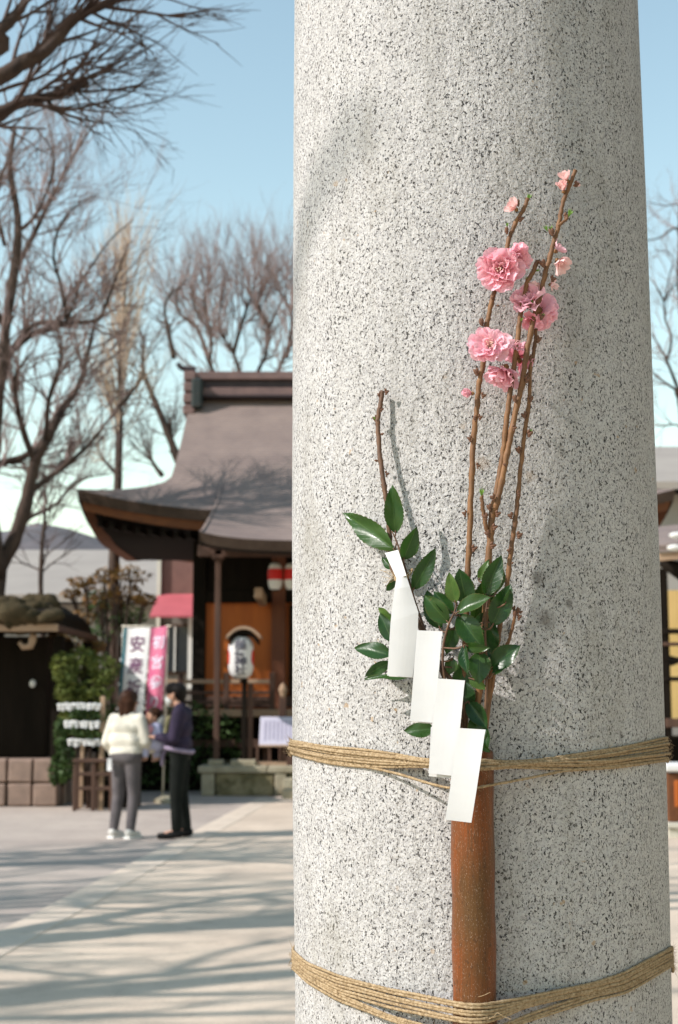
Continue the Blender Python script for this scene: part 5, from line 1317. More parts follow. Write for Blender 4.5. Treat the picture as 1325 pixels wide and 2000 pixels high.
def strand(parent, org, us, vs_, e, r, seed, nm='strand'):
    rg = random.Random(seed); zm = zat(sum(vs_)/len(vs_), 1.9); hp = hull_path(zm, e)
    cx, cy_ = pc(zm); P = []; ph = rg.uniform(0, 9)
    zl = zr_ = None; front = []
    for x, y in hp:
        # visible when the outward normal looks to the lens
        vis = ((x-cx)*(-x)+(y-cy_)*(-y)) > -0.004
        u = 662.5+FPX*x/(y*CP)*1.0
        for _ in range(3):
            v_ = interp(us, vs_, u); yy = (1000-v_)/FPX; u = 662.5+FPX*x*(CP-yy*SP)/y
        front.append((x, y, u, v_, vis))
    zl = zat(vs_[0], 2.15); zr_ = zat(vs_[-1], 2.15); N = len(front)
    for i, (x, y, u, v_, vis) in enumerate(front):
        if vis: z = zat(v_, y)
        else:
            s_ = (math.atan2(y-cy_, x-cx)+.1)/(math.pi+.2); z = lerp(zr_, zl, min(1, max(0, s_)))
        P.append(Vector((x, y, z+.0007*math.sin(i*.045+ph)+.0004*math.sin(i*.13+ph*2))))
    # relax the joints between shown and hidden stretches
    zz = [p.z for p in P]
    for _ in range(12): zz = [(zz[i-1]+2*zz[i]+zz[(i+1) % N])/4 for i in range(N)]
    for p, z in zip(P, zz): p.z = z
    P.append(P[0].copy())
    rad = [r*(1+.10*rg.uniform(-1, 1)) for _ in P]
    MB().tube(P, rad, 9, caps=False, lobes=2, twist=520, lob=.30).build(nm, M['jute'], parent, org, smooth=True)
    for _ in range(120):
        i = rg.randrange(len(P)-12); q = P[i]; nrm = Vector((q.x-cx, q.y-cy_, 0)).normalized(); tg = (P[i+1]-q).normalized()
        L = rg.uniform(.003, .010)*(1.6 if rg.random() < .2 else 1); dv = (nrm*rg.uniform(.05, .7)+tg*rg.uniform(-1, 1)+Vector((0, 0, rg.uniform(-.9, .9)))).normalized()
        fuzz.setdefault(parent.name, MB()).tube([q+nrm*r*.8, q+nrm*r*.9+dv*L*.5, q+nrm*r*.9+dv*L+Vector((0, 0, rg.uniform(-.002, .002)))], [.00022, .0002, .00012], 3, caps=False)
u_us = [566, 600, 640, 700, 760, 835, 945, 1000, 1060, 1130, 1200, 1303]
u_tp = [1446, 1451, 1457, 1464, 1472, 1485, 1486, 1487, 1482, 1472, 1461, 1441]
u_bt = [1470, 1480, 1489, 1496, 1499, 1498, 1504, 1499, 1500, 1502, 1497, 1484]
jr = thing('jute_binding', 'upper jute cord binding wound round the granite pillar behind the white paper', 'cord', (vx, vy-VR, zat(1485, vy))); LJ = jr.location
rg = random.Random(12)
N = 8
for i in range(N):
    f = i/(N-1); lay = .0018 if i not in (2, 5) else .0040
    strand(jr, LJ, u_us, [lerp(a, b, f)+rg.uniform(-.7, .7) for a, b in zip(u_tp, u_bt)], lay+rg.uniform(0, .0006), .00185, 40+i)
strand(jr, LJ, [566, 640, 700, 740, 780, 835, 875, 925, 975, 1060, 1100, 1200, 1303], [1470, 1488, 1496, 1503, 1512, 1530, 1541, 1541, 1530, 1513, 1505, 1498, 1486], .0024, .0017, 61)
strand(jr, LJ, u_us, [lerp(a, b, .62)+3*math.sin(k*1.3) for k, (a, b) in enumerate(zip(u_tp, u_bt))], .0050, .0017, 62)
l_us = [572, 600, 660, 760, 882, 925, 964, 1028, 1092, 1157, 1220, 1311]
l_tp = [1857, 1881, 1906, 1931, 1957, 1963, 1960, 1949, 1935, 1921, 1900, 1849]
l_bt = [1881, 1905, 1938, 1966, 1992, 1998, 1993, 1966, 1953, 1940, 1925, 1876]
jl = thing('jute_binding', 'lower jute cord binding crossing the foot of the brown bamboo tube', 'cord', (vx, vy-VR, zat(1975, vy))); LJ = jl.location
for i in range(6):
    f = i/5
    strand(jl, LJ, l_us, [lerp(a, b, f)+rg.uniform(-.6, .6) for a, b in zip(l_tp, l_bt)], .0019+rg.uniform(0, .0008), .0020, 80+i)
for k in range(3):
    strand(jl, LJ, [572, 600, 660, 760, 850, 925, 980, 1028, 1092, 1157, 1220, 1311], [a+k*5.2 for a in (1880, 1907, 1941, 1982, 2008, 2020, 2004, 1984, 1963, 1943, 1928, 1877)], .0021+.0004*k, .0019, 90+k)
for t_, lj in ((jr, jr.location), (jl, jl.location)):
    o = fuzz[t_.name].build('loose_fibres', M['jute'], t_, lj); o['kind'] = 'stuff'
for p in ([(955, 1990), (965, 1985), (972, 1978), (985, 1986), (999, 1990)], [(934, 1947), (945, 1944), (958, 1938)]):
    P = smooth_path([surf(u, v, .062+.002*k) for k, (u, v) in enumerate(p)], 4)
    MB().tube(P, .0004, 4).build('frayed_end', M['jute'], jl, jl.location)

# ------------------------------------------------------------------ peach branches: stem, buds, shoots, blossoms with petals
def petal_mesh(name, mat, seed, cup=.5, ruffle=.05):
    rg = random.Random(seed); me = bpy.data.meshes.new(name); V, F, UV = [], [], []
    nt_, ns = 8, 8; p1, p2 = rg.uniform(0, 6), rg.uniform(0, 6)
    for i in range(nt_+1):
        t = i/nt_
        for j in range(ns+1):
            s_ = 2*j/ns-1
            hw = .40*math.sin(math.pi*(.06+.60*t))**1.1
            x = t*(1-.20*s_*s_) - .07*math.exp(-(s_/.22)**2)*t**6
            y = hw*s_
            z = cup*(.30*t*t + .55*hw*s_*s_) + ruffle*t*t*(math.sin(s_*5+p1)+.6*math.sin(s_*9+p2+t*3))
            V.append((x, y, z)); UV.append((t, j/ns))
    for i in range(nt_):
        for j in range(ns):
            a = i*(ns+1)+j; F.append((a, a+1, a+ns+2, a+ns+1))
    me.from_pydata(V, [], F); me.materials.append(M[mat])
    uv = me.uv_layers.new(name='UVMap')
    for lp in me.loops: uv.data[lp.index].uv = UV[lp.vertex_index]
    me.polygons.foreach_set('use_smooth', [True]*len(me.polygons)); me.update(); return me
PET = {k: [petal_mesh('petal', k, 100+i*7+hash_, cup=c, ruffle=.095) for i, c in enumerate((.35, .5, .7, .45))] for k, hash_ in (('petal_pale', 1), ('petal_pink', 2), ('petal_deep', 3), ('petal_blush', 4))}
g = MB(); g.ball((0, 0, .0), (.5, .5, .5), 8, 6)
for i, v_ in enumerate(g.v):
    p = Vector(v_); s_ = p.z+.5; g.v[i] = (p.x*(1.25-.62*s_), p.y*(1.25-.62*s_), p.z*1.15+.2)
BUD_ME = g.build('bud_shape', M['bud'], None, smooth=True); bud_mesh = BUD_ME.data; bpy.data.objects.remove(BUD_ME)
frg = random.Random(7)
def add_bud(parent, org, p, d, size, mesh=None, name='bud'):
    o = bpy.data.objects.new(name, mesh or bud_mesh); C.objects.link(o); o.parent = parent
    q = Vector((0, 0, 1)).rotation_difference(Vector(d).normalized())
    o.matrix_basis = Matrix.Translation(Vector(p)-Vector(org)) @ q.to_matrix().to_4x4() @ Matrix.Rotation(frg.uniform(0, 6), 4, 'Z') @ Matrix.Diagonal((size*.72, size*.66, size*.88, 1)); return o
def shoot(parent, org, p, d, L):
    g = MB(); d = Vector(d).normalized(); x = d.orthogonal().normalized()
    for k in range(5):
        s_ = Quaternion(d, k*1.3) @ x; w = d.cross(s_); e = p+d*L*(.7+.3*frg.random())+s_*L*.28; m_ = p+d*L*.5+s_*L*.2
        o = len(g.v); g.v += [tuple(p-w*L*.05), tuple(m_-w*L*.10), tuple(e), tuple(m_+w*L*.10), tuple(p+w*L*.05)]; g.f += [(o, o+1, o+3, o+4), (o+1, o+2, o+3)]
    return g.build('green_shoot', M['shoot'], parent, org, smooth=False)
def blossom(parent, org, c, rad, face, kind='petal_pink', rings=((7, 12, 1.0), (6, 32, .86), (5, 52, .66)), stamens=16, elong=1.0):
    c = Vector(c); f = Vector(face).normalized(); q = Vector((0, 0, 1)).rotation_difference(f)
    g = MB(); g.lathe([(rad*.03, -rad*.32), (rad*.13, -rad*.25), (rad*.20, -.10*rad), (rad*.16, 0), (.001, .02*rad)], c, 10, axis=f)
    for k in range(5):
        a = k*1.2566; e = q @ Vector((math.cos(a), math.sin(a), -.12)); w = q @ Vector((-math.sin(a), math.cos(a), 0))
        b0 = c-f*rad*.1; o = len(g.v); g.v += [tuple(b0-w*rad*.10), tuple(b0+e*rad*.36), tuple(b0+w*rad*.10)]; g.f.append((o, o+1, o+2))
    bl = g.build('blossom', M['calyx'], parent, org, smooth=True)
    for n_, el_, sc_ in rings:
        off = frg.uniform(0, 6)
        for k in range(n_):
            a = off+2*math.pi*k/n_+frg.uniform(-.12, .12); e_ = R(el_+frg.uniform(-17, 17))
            o = bpy.data.objects.new('petal', frg.choice(PET[kind])); C.objects.link(o); o.parent = bl
            s_ = rad*sc_*frg.uniform(.78, 1.12)
            m_ = q.to_matrix().to_4x4() @ Matrix.Rotation(a, 4, 'Z') @ Matrix.Translation((rad*.05, 0, 0)) @ Matrix.Rotation(-e_, 4, 'Y') @ Matrix.Rotation(frg.uniform(-.5, .5), 4, 'X') @ Matrix.Diagonal((s_, s_*elong*frg.uniform(.9, 1.15), s_, 1))
            o.matrix_basis = Matrix.Translation(c-Vector(org)) @ m_
    if stamens:
        g = MB()
        for k in range(stamens):
            a = frg.uniform(0, 6.28); e = frg.uniform(.1, .75); L = rad*frg.uniform(.3, .55)
            d_ = q @ Vector((math.cos(a)*math.sin(e), math.sin(a)*math.sin(e), math.cos(e)))
            g.tube([c, c+d_*L*.6, c+d_*L], [.00025, .0002, .0002], 3, caps=False); g.ball(c+d_*L, rad*.028, 5, 4)
        g.build('stamens', M['stamen'], bl, org)
    return bl
def woody(mb, pts, r0, r1, seed, sm=7, n=8, knots=None):
    rg = random.Random(seed); P = smooth_path(pts, sm); m = len(P); rad = []
    for i in range(m):
        r = lerp(r0, r1, i/(m-1))*(1+.05*rg.uniform(-1, 1))
        for k in (knots or ()): r *= 1+.20*math.exp(-((i/(m-1)-k)/.007)**2)
        rad.append(r)
    for i in range(1, m-1): P[i] = P[i]+Vector((rg.uniform(-1, 1), rg.uniform(-.5, .5), 0))*.0006
    mb.tube(P, rad, n); return P, rad
VM = Vector((vx, vy, vtop))      # vase mouth
def mouth(dx, dy, dz=-.10): return VM+Vector((dx, dy, dz))
CAMV = Vector((0, -1, 0))
PXM = 1/1500.0
def branch(label, px, offs, r0, r1, buds, seed, group, mdx, mdy, mat='bark_twig', extra=()):
    pts = [mouth(mdx, mdy), mouth(mdx*1.0, mdy, -.01)] + [surf(u, v, lerp(offs[0], offs[1], i/max(1, len(px)-1))) for i, (u, v) in enumerate(px)]
    t = thing('peach_branch', label, 'branch', mouth(mdx, mdy), group); org = t.location
    g = MB()
    kn = [((px_i+2)/(len(pts)-1)) for px_i in range(0, len(px))]
    P, rd = woody(g, pts, r0, r1, seed, knots=kn)
    for ex, ea, eb in extra: woody(g, [surf(u, v, o) for u, v, o in ex], ea, eb, seed+1, knots=[.3, .6, .85])
    # cut end
    g.build('stem', M[mat], t, org, smooth=True)
    for u, v, sx, sz, size in buds:
        p = surf(u, v, interp([px[-1][1], px[0][1]], [offs[1], offs[0]], v)+.002)
        add_bud(t, org, p, (sx, -.35, sz), size*PXM)
        if size > 8: add_bud(t, org, p+Vector((-sx*.0015, -.001, .0025)), (sx*.4, -.6, sz+.3), size*PXM*.7); add_bud(t, org, p+Vector((-sx*.001, -.0005, -.003)), (sx*.9, -.3, sz-.3), size*PXM*.55)
    return t, org
BG = 'peach branches standing in the bamboo vase'
tA, oA = branch('tall brown flowering branch with two big open pink blossoms and a round bud',
   [(908, 1300), (912, 1180), (914, 1118), (916, 1080), (919, 1000), (922, 920), (927, 840), (933, 786), (937, 745), (944, 710), (951, 637), (960, 593), (969, 561), (984, 517), (993, 471), (1007, 436), (1023, 409), (1031, 388)], (.036, .050), .0041, .0026,
   [(926, 1072, 1, .5, 13), (908, 1004, -1, .6, 10), (934, 910, 1, .2, 9), (918, 858, -1, .8, 10), (928, 818, -.6, .9, 9), (938, 816, 1, .6, 10), (944, 773, 1, .2, 11), (931, 728, -.7, .7, 14), (941, 631, -.5, 1, 15), (972, 597, .8, .2, 7), (990, 452, -.3, 1, 13), (1017, 428, .9, .3, 12), (962, 583, -.6, .6, 7), (1012, 398, -.5, .9, 12), (905, 1120, -1, .3, 8)], 1, BG, -.008, -.006)
for c_, rd_, fc, kd, rings, st_ in (
   ((978, 526, .062), 46, (-.35, -1, -.25), 'petal_pink', ((11, 2, 1.0), (10, 16, .95), (9, 32, .8), (8, 48, .62), (5, 62, .45)), 18),
   ((1002, 503, .058), 38, (.55, -.5, -.45), 'petal_pink', ((11, 14, 1.0), (10, 32, .9), (8, 52, .7)), 8),
   ((957, 676, .060), 43, (-.15, -1, .22), 'petal_pale', ((12, 0, 1.0), (11, 10, .95), (8, 22, .8), (6, 40, .5)), 26),
   ((1007, 408, .052), 24, (-.7, -.4, .5), 'petal_blush', ((5, 50, 1.0), (4, 65, .85)), 6),
   ((921, 768, .052), 22, (-1, -.35, .05), 'petal_pink', ((6, 66, .95), (6, 76, .85), (5, 84, .7)), 0)):
    blossom(tA, oA, surf(*c_), rd_*PXM*.97, fc, kd, rings, st_)
shoot(tA, oA, surf(1031, 392, .05), (.35, -.2, 1), .012); shoot(tA, oA, surf(991, 444, .05), (0, -.2, 1), .008)
tB, oB = branch('forked brown branch whose taller arm ends in a blush blossom at the very top',
   [(940, 1320), (950, 1180), (954, 1100), (959, 1040), (962, 1004), (970, 985), (980, 940), (990, 890), (1000, 840), (1010, 790), (1020, 750), (1028, 694), (1037, 650), (1047, 607), (1056, 577), (1064, 539), (1075, 501), (1083, 468), (1091, 441), (1096, 414), (1102, 390), (1113, 362), (1124, 333)], (.040, .066), .0047, .0026,
   [(949, 1010, -1, .6, 13), (956, 992, -.8, .8, 12), (963, 972, -1, .4, 11), (972, 1004, 1, .4, 12), (966, 1030, .9, .3, 12), (953, 1043, -.9, .4, 12), (962, 1066, 1, .2, 13), (1005, 836, 1, .3, 9), (1006, 780, -.6, .9, 13), (1030, 742, 1, .7, 13), (1013, 876, .3, 1, 6), (987, 908, -.9, .4, 8), (1050, 590, -.7, .6, 12), (1058, 620, .9, .6, 11), (1078, 455, -.7, .8, 15), (1061, 516, -.8, .5, 16), (1106, 424, 1, .9, 13), (1080, 545, 1, .1, 12), (1126, 360, .9, .2, 11), (1035, 600, -.5, .6, 10)], 2, BG, .000, .002,
   extra=([[(962, 1004, .043), (964, 986, .044), (972, 950, .045), (982, 890, .046), (990, 820, .048), (998, 760, .049), (1003, 724, .050), (1009, 680, .051), (1016, 621, .052), (1026, 572, .054), (1030, 550, .055), (1042, 531, .056), (1050, 509, .056)], .0037, .0030],
          [(956, 1046, .044), (950, 1030, .048), (945, 1005, .050), (942, 980, .052), (942, 965, .053)],) if False else
         ([[(962, 1004, .043), (964, 986, .044), (972, 950, .045), (982, 890, .046), (990, 820, .048), (998, 760, .049), (1003, 724, .050), (1009, 680, .051), (1016, 621, .052), (1026, 572, .054), (1030, 550, .055), (1042, 531, .056), (1050, 509, .056)], .0037, .0030],
          [[(957, 1048, .044), (950, 1030, .048), (945, 1005, .050), (942, 980, .052), (941, 968, .053)], .0030, .0022],
          [[(1091, 441, .064), (1102, 432, .066), (1110, 424, .068)], .0022, .0018]))
for c_, rd_, fc, kd, rings, st_ in (
   ((1034, 592, .048), 42, (-.45, -.55, .55), 'petal_pale', ((10, 20, 1.0), (9, 40, .88), (6, 58, .7)), 8),
   ((1056, 608, .040), 40, (.5, .35, -.15), 'petal_pink', ((11, 12, 1.0), (10, 28, .92), (8, 45, .75)), 0),
   ((1038, 624, .050), 26, (-.3, -.8, -.6), 'petal_deep', ((6, 25, 1.0), (5, 50, .8)), 6),
   ((1046, 572, .050), 24, (.05, -.2, 1), 'petal_blush', ((5, 52, 1.05), (4, 66, .8)), 0),
   ((1010, 694, .036), 32, (.2, .5, .5), 'petal_deep', ((7, 22, 1.0), (6, 42, .85)), 10),
   ((986, 722, .046), 42, (-.35, -.15, -.75), 'petal_pink', ((11, 26, 1.0), (10, 44, .9), (8, 60, .75)), 0),
   ((1018, 706, .034), 30, (.65, .1, -.35), 'petal_deep', ((7, 22, 1.0), (5, 45, .8)), 0),
   ((1008, 680, .052), 17, (.3, -.8, .4), 'petal_pale', ((6, 30, 1.0), (5, 55, .8)), 8),
   ((1101, 372, .066), 22, (-.25, -.55, .75), 'petal_blush', ((5, 55, 1.05), (5, 70, .9)), 0),
   ((1108, 352, .066), 22, (-.5, -.4, .75), 'petal_blush', ((5, 45, 1.05), (4, 65, .8)), 5),
   ((1123, 362, .064), 12, (.8, -.5, .3), 'petal_blush', ((5, 65, 1.0), (4, 75, .8)), 0),
   ((1088, 489, .054), 24, (.7, -.2, .6), 'petal_pale', ((6, 20, 1.0), (4, 55, .6)), 10),
   ((1091, 510, .052), 26, (.55, -.25, -.65), 'petal_blush', ((6, 25, 1.05), (5, 48, .7)), 4),
   ((1076, 556, .052), 17, (.9, -.4, -.2), 'petal_blush', ((4, 30, 1.1), (3, 60, .6)), 4)):
    blossom(tB, oB, surf(*c_), rd_*PXM*.97, fc, kd, rings, st_)
for u, v, o_, d_, L_ in ((1110, 424, .068, (.45, -.2, 1), .014), (1077, 455, .064, (-.1, -.2, 1), .012), (1070, 452, .064, (-.5, -.2, 1), .010), (941, 970, .053, (.05, -.2, 1), .013), (1018, 628, .056, (.3, -.2, 1), .007), (1056, 620, .058, (.8, -.3, .6), .009), (1046, 530, .056, (.8, -.3, .3), .007), (1030, 548, .056, (-.2, -.2, 1), .006), (1042, 592, .062, (-.5, -.5, .6), .009)):
    shoot(tB, oB, surf(u, v, o_), d_, L_)
tC, oC = branch('slender flowerless brown branch, rightmost of the tall branches',
   [(948, 1420), (958, 1330), (972, 1250), (984, 1180), (994, 1116), (998, 1076), (1006, 1020), (1013, 960), (1020, 890), (1026, 840), (1032, 800), (1034, 776), (1037, 721), (1045, 675), (1047, 642)], (.032, .048), .0037, .0023,
   [(998, 1008, -1, .5, 12), (1014, 1046, 1, .6, 13), (995, 1076, -.8, .3, 9), (1013, 965, .4, 1, 9), (1013, 880, -1, .8, 13), (1034, 848, 1, .6, 14), (1024, 812, -1, .6, 12), (1037, 780, .7, .9, 12), (1030, 735, -.7, .6, 10), (1052, 664, .9, .6, 13), (1036, 700, -.8, .5, 11), (1000, 1100, .9, .4, 7)], 3, BG, .012, .000)
shoot(tC, oC, surf(1014, 1046, .04), (.6, -.2, 1), .006); shoot(tC, oC, surf(1035, 846, .046), (.6, -.2, 1), .007)
tD, oD = branch('short bud tipped twig beside the rightmost green leaves',
   [(962, 1340), (972, 1290), (992, 1258), (1000, 1230), (1006, 1204)], (.034, .050), .0026, .0020,
   [(1006, 1200, -.2, 1, 14), (1014, 1206, .7, .6, 11), (1012, 1194, .4, 1, 11), (1004, 1190, -.6, .9, 9), (1017, 1196, 1, .7, 8)], 4, BG, .015, .004)
tE, oE = branch('bare crooked budded twig with a sharp shadow on the stone, leftmost',
   [(905, 1380), (850, 1280), (800, 1180), (768, 1110), (761, 1050), (758, 1000), (751, 950), (744, 900), (740, 860), (738, 825), (743, 790), (748, 764)], (.046, .012), .0034, .0030,
   [(733, 818, -.9, .4, 11), (745, 800, 1, .3, 9), (746, 848, 1, .2, 8), (736, 900, -1, .3, 8), (756, 926, 1, .3, 9), (749, 948, -.8, .2, 9), (741, 772, -.7, .7, 9), (755, 766, .9, .5, 10), (742, 880, .9, .5, 8)], 5, BG, -.014, .002, mat='bark_dark')
shoot(tE, oE, surf(733, 820, .024), (-.4, -.2, 1), .006)

# ------------------------------------------------------------------ leafy evergreen sprigs
def leaf_obj(parent, org, b, t, w, up, fold, curl, mat, rg, bend=0.0):
    ax = t-b; L = ax.length; ax.normalize(); up = (up-ax*up.dot(ax)).normalized(); sd_ = ax.cross(up)
    nt_, ns = 26, 8; V, F, UV = [], [], []
    p1 = rg.uniform(0, 6)
    for i in range(nt_+1):
        s_ = i/nt_
        shp = (math.sin(math.pi*min(1, s_**.88)))**.80*(1.06-.22*s_)
        shp *= 1 if s_ < .9 else (1-(s_-.9)/.1*.35)
        if i in (0, nt_): shp = 0.012
        hw = w/2*shp
        ser = 1+(.045 if i % 2 else -.035)*(1 if 3 < i < nt_-1 else 0)
        for j in range(ns+1):
            q = 2*j/ns-1; e = ser if abs(q) > .95 else 1
            y = hw*q*e*math.cos(fold*.8)
            z = abs(q)**1.25*hw*math.sin(fold)*1.0 + curl*L*(-(s_-.45)**2*1.2+.12) + .026*L*math.sin(s_*9+p1+q*2)*abs(q)
            p = b+ax*(L*s_)+sd_*(y+bend*L*s_*(1-s_))+up*z
            V.append(tuple(p-org)); UV.append((s_, j/ns))
    for i in range(nt_):
        for j in range(ns):
            a = i*(ns+1)+j; F.append((a, a+ns+1, a+ns+2, a+1))
    me = bpy.data.meshes.new('leaf'); me.from_pydata(V, [], F); me.materials.append(M[mat])
    uv = me.uv_layers.new(name='UVMap')
    for lp in me.loops: uv.data[lp.index].uv = UV[lp.vertex_index]
    me.polygons.foreach_set('use_smooth', [True]*len(me.polygons)); me.update()
    o = bpy.data.objects.new('leaf', me); C.objects.link(o); o.parent = parent; return o
def sprig(label, stems, leaves, seed):
    rg = random.Random(seed); t = thing('evergreen_sprig', label, 'sprig', VM+Vector((0, -.004, -.06)), 'evergreen sprigs in the bamboo vase'); org = t.location
    SP_ = []; g = MB()
    for pts, ra, rb in stems:
        P = smooth_path([surf(*p) if len(p) == 3 and p[1] > 20 else p for p in pts], 6); SP_ += P
        g.tube(P, [lerp(ra, rb, i/(len(P)-1)) for i in range(len(P))], 7)
    for (bu, bv, tu, tv, w, ob, ot, tilt, fold, curl, mat) in leaves:
        b, tp = surf(bu, bv, ob), surf(tu, tv, ot)
        q = min(SP_, key=lambda p: (p-b).length+abs(min(0, b.z-p.z))*.5)
        ax = (tp-b).normalized(); m_ = q.lerp(b, .6)+Vector((0, -.002, -.002))
        g.tube(smooth_path([q, m_, b, b+ax*.004], 3), [.0011]*9+[.0009], 5)
        up = (Vector((0, 0, CAM_H))*0 + (Vector((0, 0, CAM_H))-b)).normalized()
        tilt += rg.uniform(-9, 9); fold += rg.uniform(-5, 12); curl += rg.uniform(-.06, .14); w *= rg.uniform(.88, 1.06)
        up = Quaternion(ax, R(tilt)) @ (up-ax*up.dot(ax)).normalized()
        leaf_obj(t, org, b, tp, w*PXM, up, R(fold), curl, mat, rg, rg.uniform(-.08, .08))
    g.build('stem', M['bark_dark'], t, org, smooth=True)
    return t
LF, LY = 'leaf', 'leaf_young'
sprig('evergreen sprig with spread serrated leaves around the top of the white paper streamer',
  [([(915, 1470, .035), (880, 1360, .045), (842, 1262, .045), (815, 1188, .045), (805, 1155, .047), (789, 1100, .047), (775, 1058, .045), (766, 1038, .042)], .0022, .0010),
   ([(842, 1262, .045), (812, 1268, .040), (775, 1272, .038)], .0014, .001), ([(815, 1190, .045), (785, 1215, .036), (768, 1226, .034)], .0013, .0009),
   ([(880, 1360, .045), (862, 1400, .04), (848, 1424, .038)], .0012, .0009), ([(775, 1060, .043), (766, 1100, .035), (770, 1128, .034)], .0010, .0008)],
  [(772, 1074, 669, 1001, 48, .043, .030, -12, 14, .10, LF), (773, 1042, 767, 947, 46, .046, .050, 14, 16, .12, LF), (788, 1094, 815, 1029, 42, .050, .060, 18, 18, .06, LF),
   (807, 1152, 851, 1070, 42, .048, .056, 8, 16, .16, LF), (771, 1112, 746, 1088, 22, .030, .026, -20, 14, .1, LF), (772, 1130, 755, 1155, 20, .034, .030, -18, 22, .25, LF),
   (770, 1210, 737, 1186, 24, .032, .030, -35, 12, .1, LY), (768, 1254, 742, 1196, 34, .034, .032, -18, 14, .1, LF), (766, 1280, 691, 1264, 38, .040, .042, 22, 18, .25, LF),
   (806, 1322, 712, 1325, 24, .045, .045, 48, 10, .1, LF), (765, 1292, 712, 1322, 28, .036, .034, -8, 12, .1, LF), (850, 1424, 789, 1427, 34, .040, .044, 14, 12, .14, LF)], 71)
sprig('dense evergreen sprig of glossy serrated leaves at the foot of the flowering branches',
  [([(925, 1470, .032), (893, 1390, .050), (868, 1322, .056), (866, 1265, .060), (876, 1222, .064), (888, 1195, .066), (893, 1176, .066)], .0022, .0011),
   ([(944, 1470, .034), (948, 1400, .050), (951, 1310, .056), (948, 1215, .060), (958, 1140, .062)], .0024, .0010), ([(951, 1310, .056), (966, 1290, .054), (980, 1280, .054)], .0012, .0009)],
  [(860, 1228, 833, 1152, 44, .040, .038, -14, 12, .08, LF), (925, 1215, 960, 1120, 46, .034, .036, 12, 10, .1, LF), (966, 1210, 920, 1225, 44, .040, .042, 6, 10, .1, LF), (955, 1285, 962, 1205, 40, .042, .042, 10, 12, .1, LF),
   (876, 1216, 829, 1162, 42, .058, .062, -6, 18, .14, LF), (886, 1198, 847, 1154, 34, .056, .058, 6, 18, .1, LF), (890, 1178, 877, 1118, 33, .068, .076, -16, 22, .06, LY),
   (912, 1182, 897, 1110, 46, .054, .062, 16, 16, .1, LF), (935, 1134, 955, 1092, 20, .046, .050, -25, 16, .1, LY), (948, 1165, 980, 1084, 46, .062, .066, 4, 18, .1, LF), (968, 1160, 982, 1099, 24, .056, .058, 35, 20, .1, LF),
   (893, 1196, 960, 1166, 42, .072, .082, -30, 14, .12, LF), (962, 1222, 999, 1141, 46, .066, .072, 10, 16, .14, LF), (986, 1180, 998, 1150, 20, .074, .076, 40, 18, .1, LF),
   (896, 1200, 946, 1268, 50, .062, .072, 4, 12, .16, LF), (940, 1222, 968, 1290, 40, .050, .052, 12, 14, .1, LF), (888, 1225, 872, 1278, 32, .050, .052, -12, 14, .1, LF),
   (906, 1262, 891, 1312, 24, .074, .080, -46, 30, .1, LF), (907, 1260, 914, 1318, 30, .080, .088, 30, 34, .16, LF), (905, 1263, 957, 1266, 22, .076, .084, 24, 20, .1, LF),
   (938, 1272, 936, 1336, 46, .060, .066, 6, 12, .12, LF), (958, 1306, 1017, 1260, 46, .056, .064, -8, 16, .14, LF), (962, 1318, 990, 1296, 24, .060, .064, -42, 16, .1, LF), (884, 1285, 878, 1318, 26, .050, .05, -6, 12, .1, LF),
   (914, 1370, 952, 1424, 38, .046, .054, 0, 12, .1, LF), (916, 1324, 952, 1346, 22, .052, .056, 10, 14, .1, LY), (908, 1330, 912, 1400, 40, .042, .044, 4, 12, .1, LF), (930, 1395, 938, 1462, 40, .046, .052, 2, 12, .1, LF),
   (902, 1300, 900, 1362, 38, .038, .040, -8, 12, .1, LF), (950, 1420, 952, 1468, 22, .050, .056, 26, 16, .1, LF), (884, 1330, 892, 1400, 36, .038, .04, -4, 10, .1, LF), (934, 1452, 958, 1470, 14, .062, .066, 0, 12, .1, LY)], 72)
for u, v in ((958, 1330), (960, 1350)):
    pass

# ------------------------------------------------------------------ folded white paper streamer
sh_c = surf(785, 1122, .052)
ps = thing('paper_streamer', 'folded zigzag white paper streamer hanging in front of the bamboo vase', 'paper streamer', sh_c); LS = ps.location
def sheet(px, Ys, name='fold', th=.0005, bow=.003, n=10):
    """px: top left, top right, bottom right, bottom left; a slightly bowed two sided sheet of paper"""
    a, b, c, d = [at(u, v, y+k) for (u, v), y, k in zip(px, Ys, (.0025, -.002, -.004, .001))]
    F_, B_ = [], []
    for i in range(n+1):
        s_ = i/n; l_, r_ = a.lerp(d, s_), b.lerp(c, s_)
        row = []
        for j in range(7):
            q = j/6; p = l_.lerp(r_, q); row.append(p+Vector((0, -bow*math.sin(math.pi*s_)*(.4+.6*q)+.0006*math.sin(q*3.1), 0)))
        F_.append(row); B_.append([p+Vector((0, th, 0)) for p in row])
    g = MB(); g.quad_grid(F_); g.quad_grid([r[::-1] for r in B_])
    nn = len(F_)
    g.quad_grid([[r[0] for r in B_], [r[0] for r in F_]]); g.quad_grid([[r[-1] for r in F_], [r[-1] for r in B_]])
    g.quad_grid([F_[0], B_[0]]); g.quad_grid([B_[-1], F_[-1]])
    return g.build(name, M['paper'], ps, LS, smooth=False)
YA, YB_, YC, YD = 1.836, 1.827, 1.815, 1.798
sheet([(752, 1080), (778, 1074), (794, 1124), (775, 1130)], [1.85, 1.848, 1.836, 1.836], bow=.001)
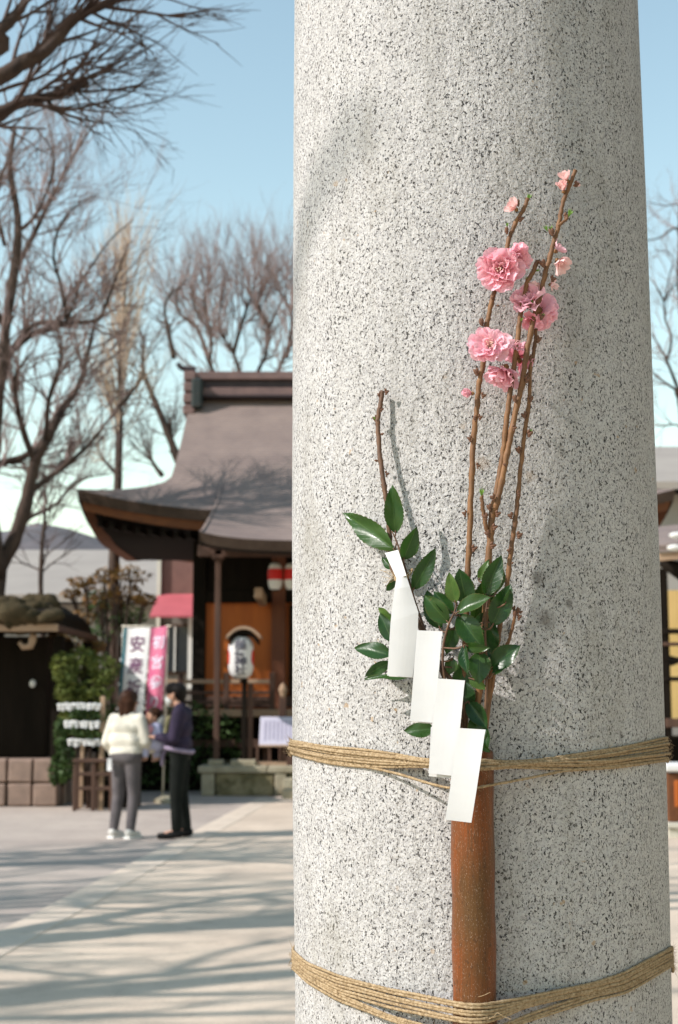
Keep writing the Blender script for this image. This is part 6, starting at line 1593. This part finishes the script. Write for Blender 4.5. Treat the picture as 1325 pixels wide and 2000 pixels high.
# neck widening into the first panel: cut along its right side
g = MB(); fr = []
for u0, u1, v0, v1, yy in ((775, 794, 1128, 1124, 1.836), (771, 801, 1150, 1146, 1.833), (766, 812, 1188, 1180, 1.832), (763.5, 817.5, 1214, 1196, 1.831), (761, 816, 1250, 1250, 1.831), (759, 811, 1286, 1290, 1.831), (756.5, 806, 1319.5, 1323, 1.832)):
    fr.append([at(lerp(u0, u1, q/6), lerp(v0, v1, q/6), yy-.0012*math.sin(q/6*3.14)) for q in range(7)])
bk = [[p+Vector((0, .0005, 0)) for p in r] for r in fr]
g.quad_grid(fr); g.quad_grid([r[::-1] for r in bk]); g.quad_grid([[r[0] for r in bk], [r[0] for r in fr]]); g.quad_grid([[r[-1] for r in fr], [r[-1] for r in bk]]); g.quad_grid([bk[-1], fr[-1]])
g.build('fold', M['paper'], ps, LS)
sheet([(766, 1188), (815, 1184), (808.5, 1324), (760, 1321)], [1.836, 1.836, 1.838, 1.838], bow=.001)
for q, dy in ((0, 0), (1, .0052)):
    sheet([(815+q*1, 1231), (864+q, 1233), (848.5+q*2, 1412+q*2), (801+q*3, 1408+q*3)], [YB_+dy, YB_+dy, YB_+dy+.001, YB_+dy-.001], bow=.002-.001*q)
    sheet([(855+q, 1325), (908+q*.6, 1329), (889+q*6, 1516+q*-90 if q else 1516), (837+q*4, 1510+q*5 if not q else 1440)], [YC+dy, YC+dy, YC+dy, YC+dy], bow=.003-.0015*q)
    sheet([(897+q, 1422), (948+q*1, 1425), (921+q*9, 1607-q*75), (870+q*9, 1601-q*70)], [YD+dy, YD+dy, YD+dy+.004, YD+dy+.002], bow=.004-.002*q)
sheet([(842, 1420), (892, 1424), (886, 1521), (838, 1516)], [YC+.006]*4, bow=.001)
tt = MB()
for k in range(4):
    a = [surf(u, v, o) for u, v, o in ((773, 1122+k*2.4, .036), (771, 1126+k*2.2, .050), (783, 1128+k*2.2, .062), (796, 1122+k*2.6, .058), (798, 1118+k*2.4, .044))]
    tt.tube(smooth_path(a, 6), .00085, 6)
tt.tube(smooth_path([surf(800, 1116, .05), surf(806, 1111, .05), surf(802, 1122, .052), surf(796, 1124, .056)], 5), .001, 6)
tt.build('jute_tie', M['jute'], ps, LS, smooth=True)
fz = MB(); rg = random.Random(9)
for k in range(16):
    p = surf(772, 1124+rg.uniform(-3, 5), .05); e = surf(772-rg.uniform(8, 32), 1124+rg.uniform(-14, 26), .05+rg.uniform(-.006, .006)); m_ = p.lerp(e, .5)+Vector((0, 0, rg.uniform(-.003, .003)))
    fz.tube(smooth_path([p, m_, e], 4), .00025, 3, caps=False)
fz.build('frayed_tail', M['jute'], ps, LS)
